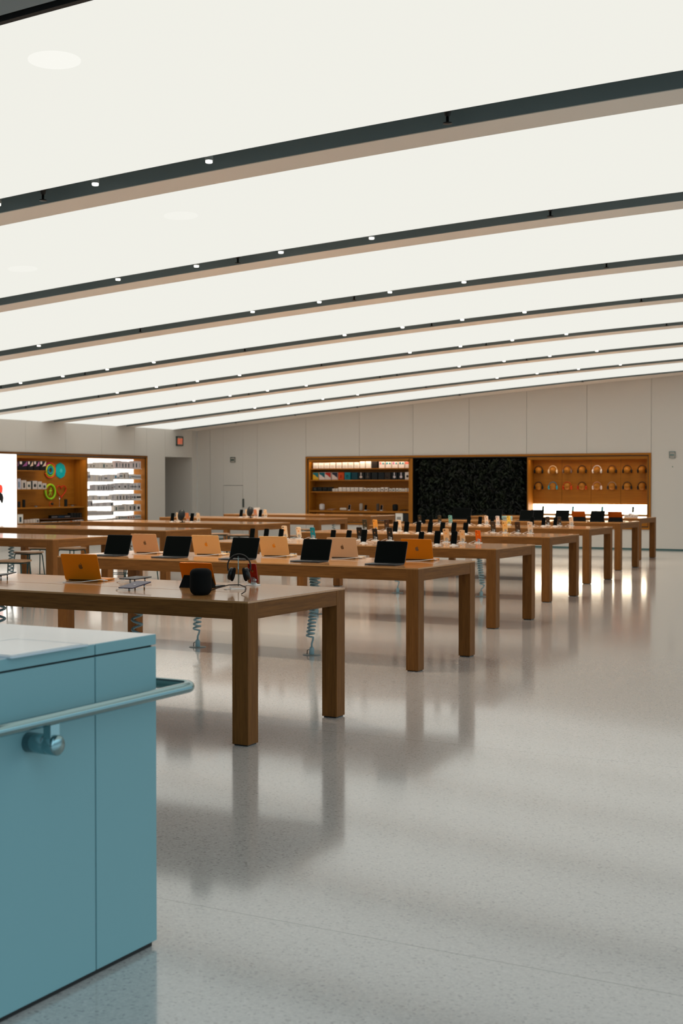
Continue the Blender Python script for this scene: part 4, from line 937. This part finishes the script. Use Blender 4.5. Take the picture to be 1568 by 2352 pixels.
for i, (a, b, tp, cl, mk) in enumerate([(38.5, 48, 1099.5, (196, 192, 204), ('pic', (110, 130, 150))), (49, 61, 1103, (206, 190, 178), ('pic', (60, 60, 58))), (62, 71.5, 1106, (214, 200, 186), ('dot', (40, 60, 64))), (71.6, 74.6, 1105, (20, 30, 30), None), (75, 86, 1104.5, (206, 192, 184), ('dot', (26, 28, 28))), (87.5, 96.5, 1106, (208, 196, 188), ('dot', (30, 56, 56))), (97.5, 107, 1110, (206, 192, 184), ('dot', (30, 56, 56)))]):
    ygoods(a, b, tp, zs2, cl, mk, f'{ORD[i+1]} box from the left on the middle shelf {lo}' if i != 3 else f'thin black box among white ones on the middle shelf {lo}')
ygoods(39, 47, 1152, zs3, (12, 14, 14), None, 'black cube speaker on the counter beside the glowing screen', name='cube_speaker', cat='speaker')
ygoods(53, 58.5, 1147.5, zs3, (14, 16, 16), None, 'slim black upright device near the glowing screen', name='upright_device', cat='device', depth=.03)
ygoods(149, 155, 1146.5, zs3, (12, 22, 22), None, 'slim dark upright device left of the lit shelves', name='upright_device', cat='device', depth=.03)
def ysingle(name, lb, cat, px, z, mb, X=XF-.1): return single(name, mb, lb, cat, (X, yf(px, X), z+.0005))
m = MB(); m.tube([(0, .06*math.cos(k*PI/10), .067+.055*math.sin(k*PI/10)) for k in range(20)], .010, paint((190, 70, 16), .4), 8, True); m.lathe([(.03, 0), (.034, .02), (.028, .035)], M['black'], 18, X=Tm(.0, .03, .07) @ Ry(90)); ysingle('ring_headphones', 'small orange and black headphones on the left niche counter', 'headphones', 117, zs3, m)
m = MB(); m.lathe([(.035, 0), (.035, .006), (.006, .01), (.006, .20), (.018, .205), (.018, .25)], M['acrylic'], 16); ysingle('clear_stand', 'clear slim stand in front of the red heart outline', 'stand', 136.5, zs3, m)
m = MB(); m.box(-.07, .07, -.10, .10, .03, .04, paint((44, 34, 28), .4), X=Rx(-4)); m.box(-.02, .02, -.03, .03, 0, .034, M['white']); ysingle('flat_tablet', 'dark flat tablet on a stand at the right end of the left niche counter', 'tablet', 166, zs3, m)
m = MB(); m.box(-.07, .07, -.12, .12, .03, .038, paint((70, 44, 26), .4)); m.box(-.02, .02, -.03, .03, 0, .031, M['white']); ysingle('flat_tablet', 'brown flat tablet on a stand in the middle of the left niche counter', 'tablet', 82, zs3, m)
for i, (a, b, tp) in enumerate([(118, 132, 1183.5), (133, 147.5, 1183), (148, 161, 1182.5)]): ygoods(a, b, tp, zs4, (16, 20, 22), ('band', ((120, 110, 112), (30, 60, 90), (120, 110, 112))[i]), f'{ORD[i+1]} long low black box on the thin shelf {lo}')
for i, (a, b) in enumerate([(162, 168.5), (169, 175), (175.5, 181.5), (182, 188)]): ygoods(a, b, 1178, zs4, (18, 18, 18), ('pic', (60, 52, 46)) if i == 3 else None, f'{ORD[i+1]} upright black box from the left on the thin shelf {lo}')
base = [(39, 53, 1181.5, (236, 230, 220), ('pic', (40, 62, 72)), 'tall white box with a dark blue picture beside the glowing screen'), (56, 62, 1194, (206, 186, 172), None, 'first pale upright box in the bottom row of the left niche'), (62.5, 68.5, 1193, (206, 186, 172), None, 'second pale upright box in the bottom row of the left niche'), (69, 75, 1193, (214, 196, 182), None, 'third pale upright box in the bottom row of the left niche'), (75.5, 82, 1192, (214, 200, 186), None, 'fourth pale upright box in the bottom row of the left niche'), (82.5, 90, 1191.5, (208, 196, 188), ('pic', (30, 40, 40)), 'pale upright box with a black picture in the bottom row'),
        (94, 106, 1202, (206, 190, 180), ('band', (150, 150, 146)), 'low white box under the thin shelf, leftmost'), (106.5, 117, 1200.5, (206, 194, 186), ('band', (90, 110, 106)), 'low white box under the thin shelf, second from the left'), (119, 131, 1203.5, (208, 196, 186), None, 'very low white box under the thin shelf'), (134, 155, 1200.5, (220, 200, 182), ('pic', (120, 110, 96)), 'wide cream box under the thin shelf'), (156, 161.5, 1198.5, (210, 180, 160), ('dot', (40, 44, 40)), 'small box with a dark dot under the thin shelf'), (162, 166, 1198, (206, 110, 56), None, 'orange box under the thin shelf, left of a white one'), (166.5, 170, 1198, (222, 206, 190), ('band', (190, 90, 50)), 'white and orange slim box under the thin shelf'), (171.5, 183, 1194.5, (206, 192, 188), ('dot', (20, 22, 22)), 'big white box with a black disc in the bottom row'), (183.5, 192, 1193.5, (200, 188, 186), ('beam', (30, 34, 36)), 'white box with black diagonal print, last in the bottom row')]
for a, b, tp, cl, mk, lb in base: ygoods(a, b, tp, zs5, cl, mk, lb)
# coloured rings hung on the back of that bay
def ring_at(px, py, X=xb): p = at(px, py, 'x', X); return p
def arc_tube(mb, r, th, a0, a1, m, n=28): mb.tube([(0, r*math.cos(R(a0+(a1-a0)*k/n)), r*math.sin(R(a0+(a1-a0)*k/n))) for k in range(n+1)], th, m, 8)
ec = lambda c: paint(c, .4)
p = ring_at(112.5, 1080.5); t = thing('ring_sign', 'three nested rings in red, green and blue on the oak back panel', 'wall decoration', (xb+.036, p.y, p.z), 0, 'coloured signs in the left niche')
for nm, r, th, a0, a1, c in (('outer_ring', .19, .018, -160, 90, (232, 80, 40)), ('outer_ring', .19, .018, 92, 150, (190, 30, 120)), ('middle_ring', .145, .021, -160, 88, (140, 196, 40)), ('middle_ring', .145, .021, 90, 195, (190, 220, 60)), ('inner_ring', .085, .032, -175, 178, (20, 140, 160))):
    m = MB(); arc_tube(m, r, th, a0, a1, ec(c)); part(nm, m, t)
p = ring_at(138, 1081); m = MB()
n = 48; pr = [(.205*(1+.025*math.cos(8*2*PI*k/n)), k) for k in range(n)]
m.add([(0, 0, 0)]+[(0, r*.98*math.cos(2*PI*k/n), r*math.sin(2*PI*k/n)) for r, k in pr]+[(.03, 0, 0)]+[(.022, r*.92*math.cos(2*PI*k/n), r*.94*math.sin(2*PI*k/n)) for r, k in pr], [(0, 1+(k+1) % n, 1+k) for k in range(n)]+[(n+1, n+2+k, n+2+(k+1) % n) for k in range(n)]+[(1+k, 1+(k+1) % n, n+2+(k+1) % n, n+2+k) for k in range(n)], ec((0, 172, 184)))
t = thing('flower_sign', 'turquoise scalloped disc on the oak back panel', 'wall decoration', (xb+.002, p.y, p.z), 0, 'coloured signs in the left niche'); part('disc', m, t)
m = MB(); [m.box(-.008, .008, .012, .055, -.008, .008, ec((90, 220, 224)), X=Tm(.03, 0, 0) @ Matrix.Rotation(k*PI/3+.3, 4, 'X')) for k in range(6)]; part('star', m, t, 'pale blue star')
p = ring_at(113, 1129.5); t = thing('runner_sign', 'lime green ring with a small figure inside on the oak back panel', 'wall decoration', (xb+.036, p.y, p.z), 0, 'coloured signs in the left niche')
m = MB(); arc_tube(m, .185, .028, -195, 88, ec((150, 214, 36))); part('ring', m, t); m = MB(); arc_tube(m, .185, .028, 92, 150, ec((190, 220, 40))); part('ring', m, t)
m = MB(); q = ec((170, 206, 40)); m.lathe([(.01, -.02), (.022, 0), (.01, .02)], q, 12, X=Tm(0, .02, .085)); m.tube([(0, .01, .06), (0, -.0, .0), (0, -.02, -.03)], [.022, .026, .02], q, 8); m.tube([(0, .01, .05), (0, .05, .02), (0, .07, .04)], .011, q, 6); m.tube([(0, 0, .045), (0, -.045, .02), (0, -.04, -.01)], .011, q, 6); m.tube([(0, -.015, -.02), (0, .03, -.06), (0, .02, -.10)], .014, q, 6); m.tube([(0, -.02, -.02), (0, -.03, -.07), (0, -.06, -.10)], .014, q, 6); part('figure', m, t, 'lime green running figure')
p = ring_at(138, 1128); t = thing('heart_sign', 'red heart outline on the oak back panel', 'wall decoration', (xb+.036, p.y, p.z+.005), 0, 'coloured signs in the left niche')
m = MB(); m.tube([(0, .0118*16*math.sin(k*PI/20)**3*1.0, .0112*(13*math.cos(k*PI/20)-5*math.cos(2*k*PI/20)-2*math.cos(3*k*PI/20)-math.cos(4*k*PI/20))) for k in range(40)], .016, ec((200, 52, 16)), 8, True); part('outline', m, t)

# ---- lit bay full of small boxes
tR = thing('lit_shelf_bay', 'niche bay with a glowing back panel and thin shelves of small white boxes', 'shelving', (XL, (YM+YE)/2, LZ0))
XG = XL-.05
LZs = [at(230, y, 'x', XG).z for y in (1076, 1105.8, 1127, 1148.3, 1162.8, 1183.4, 1198.6)]
RZs = [at(300, y, 'x', XG).z for y in (1076.3, 1100.4, 1125.2, 1149.2, 1173.8, 1195.6)]
LZs = [max(z, ZB+.041) for z in LZs]; RZs = [max(z, ZB+.041) for z in RZs]; PM = 262
def fR():
    ysh(tR, YM+.004, YE, nl)
    part('light_panel', MB().box(xb, xb+.015, YM+.035, YE-.035, ZB+.03, ZT-.03, M['lit']), tR, 'glowing white panel')
    for z in LZs: part('shelf', MB().box(xb+.02, XG, YM+.036, yf(PM, XG)-.006, z-.008, z, M['white']), tR)
    for z in RZs: part('shelf', MB().box(xb+.02, XG, yf(PM, XG)+.006, YE-.09, z-.008, z, M['white']), tR)
bay_parts(tR, fR)
def K(v): return 195+v/10.453
def Ky(v): return 1040+v/10.453
G1, G2, G3 = (222, 212, 204), (212, 206, 208), (230, 220, 212)
def lrow(xs, tops, z, cols, marks, fmt, X=XG-.012):
    p_left = xs[0] < 100
    for i in range(len(xs)-1):
        tp = tops[i] if isinstance(tops, list) else tops
        ygoods(K(xs[i]), K(xs[i+1]), Ky(tp), z, cols[i % len(cols)], marks[i % len(marks)] if marks else None, fmt % ORD[i+1], zmax=min([q for q in (LZs if p_left else RZs) if q > z+.01]+[ZT-.03])-.011, X=X, depth=.10, name='accessory_box', grp='small white boxes on the lit shelves', gap=.0035)
lf, rf = 'half of the lit shelves', 'half of the lit shelves'
lrow([66, 110, 180, 255, 330, 410, 500, 560, 620, 690], [255, 255, 250, 235, 235, 232, 235, 235, 235], LZs[0], [G3, G1], [None, ('dot', (150, 140, 136)), ('dot', (130, 130, 126)), None, None, ('pic', (40, 90, 96)), ('dot', (150, 146, 140))], '%s white box from the left on the top row, left half of the lit shelves')
lrow([66, 130, 195, 255, 320, 370, 420, 470, 540, 610, 690], [450, 525, 525, 530, 530, 540, 540, 530, 522, 520], LZs[1], [G2, G1], [('band', (120, 120, 130)), None, None, None, ('pic', (140, 140, 140)), ('pic', (120, 126, 130)), None], '%s grey box from the left on the second row, left half of lit shelves')
lrow([66, 180, 240, 300, 360, 420, 480, 540, 600, 630, 690], [862, 770, 762, 765, 765, 760, 758, 756, 745, 755], LZs[2], [G2, (180, 176, 180)], [('band', (90, 104, 108)), None, None, ('pic', (60, 70, 72)), ('pic', (50, 64, 66)), ('pic', (30, 44, 48)), ('pic', (36, 46, 50)), ('pic', (110, 110, 110)), ('pic', (90, 96, 98)), ('dot', (120, 90, 80))], '%s grey box from the left on the third row, left half of the lit shelves')
lrow([66, 160, 230, 300, 390, 470, 560, 640, 690], [1035, 1018, 1016, 1030, 1030, 1028, 1025, 995], LZs[3], [G1, G2], [None, ('pic', (150, 146, 136)), None, ('pic', (140, 140, 136))], '%s white box from the left on the fourth row, left half of the lit shelves')
lrow([66, 110, 190, 270, 350, 430, 510, 600, 690], [1150, 1150, 1215, 1205, 1200, 1195, 1190, 1186], LZs[4], [G2, (190, 182, 184)], [('pic', (120, 124, 130)), ('pic', (24, 30, 34)), None, None, None, None, None, ('dot', (30, 70, 72))], '%s white box from the left on the fifth row, left half of the lit shelves')
lrow([66, 285, 450, 630, 690], [1390, 1395, 1398, 1395], LZs[5], [(200, 190, 186)], [('band', (170, 164, 164)), ('band', (176, 168, 170)), ('band', (176, 168, 170)), ('pic', (60, 96, 100))], '%s wide box from the left on the sixth row, left half of the lit shelves')
lrow([66, 390, 590, 690], [1605, 1590, 1575], LZs[6], [(206, 198, 190)], None, '%s wide box from the left on the bottom row, left half of the lit shelves')
lrow([722, 800, 870, 945, 1015, 1085, 1130, 1195, 1275, 1345], [195, 192, 205, 208, 215, 225, 200, 200, 203], RZs[0], [(222, 206, 206), (226, 212, 212)], [('pic', (24, 56, 60)), ('pic', (160, 156, 160)), ('pic', (60, 80, 84)), ('pic', (20, 50, 56)), ('pic', (30, 60, 64)), None, ('pic', (24, 66, 70))], '%s tall white box from the left on the top row, right half of lit shelves')
lrow([700, 780, 830, 905, 985, 1022, 1058, 1110, 1215, 1345], [520, 565, 480, 470, 472, 465, 530, 512, 525], RZs[1], [G2, G1], [('dot', (30, 130, 170)), ('band', (110, 124, 130)), ('band', (110, 124, 130)), ('pic', (90, 80, 70)), None, ('pic', (16, 36, 36))], '%s box from the left on the second row, right half of the lit shelves')
lrow([690, 730, 790, 860, 930, 1005, 1080, 1128, 1155, 1200, 1225, 1270, 1340], [738, 730, 725, 722, 720, 722, 725, 728, 728, 730, 728, 724], RZs[2], [G2, (190, 186, 190)], [('band', (150, 156, 166)), None, ('dot', (24, 30, 32)), None, ('dot', (24, 30, 32)), ('pic', (140, 144, 150)), ('dot', (40, 50, 50)), ('band', (10, 40, 40)), ('dot', (30, 50, 50)), ('band', (10, 40, 40)), ('dot', (140, 120, 100)), ('dot', (34, 40, 40))], '%s grey box from the left on the third row, right half of the lit shelves')
lrow([695, 745, 810, 890, 960, 1040, 1062, 1130, 1155, 1235, 1345], [995, 990, 988, 985, 985, 985, 985, 980, 980, 985], RZs[3], [G2, G1], [None, ('pic', (30, 36, 40)), ('pic', (40, 44, 50)), ('pic', (26, 30, 36)), ('pic', (50, 54, 58)), ('band', (8, 30, 30)), ('pic', (120, 90, 70)), ('band', (8, 30, 30)), ('dot', (14, 30, 30)), ('band', (20, 26, 28))], '%s white box from the left on the fourth row, right half of the lit shelves')
lrow([695, 800, 950, 985, 1040, 1130, 1235, 1340], [1260, 1250, 1225, 1235, 1232, 1230, 1235], RZs[4], [G1, (190, 182, 176)], [('pic', (60, 84, 80)), ('band', (150, 150, 146)), None, None, ('pic', (40, 54, 60)), ('pic', (24, 28, 32)), ('dot', (16, 22, 24))], '%s box from the left on the fifth row, right half of the lit shelves')
lrow([722, 790, 860, 930, 1010, 1080, 1140, 1205, 1235, 1275, 1305, 1345], [1560, 1515, 1512, 1512, 1508, 1505, 1500, 1488, 1490, 1485, 1488], RZs[5], [(200, 190, 184)], [('dot', (60, 100, 106)), ('dot', (70, 104, 110)), ('band', (60, 90, 100)), ('band', (60, 90, 96)), ('dot', (160, 90, 60)), ('dot', (160, 90, 60)), ('dot', (170, 90, 50)), ('band', (20, 116, 130)), ('band', (110, 140, 146)), ('band', (20, 116, 130)), ('band', (130, 140, 140))], '%s box with a coloured print from the left on the bottom row, right half')
lamp('niche_lamp_left', XL-.06, (YS+YM)/2, ZT-.035, .04, 2.4, 8, (1, .80, .55), (0, R(-18), 0))
o_ = part('added_lip', MB().box(XL-.015, XL, YS+.031, YM-.031, ZT-.075, ZT-.03, nl), tL); o_.location = -Vector(tL.location)  # added lip, hides the lamp of the left niche
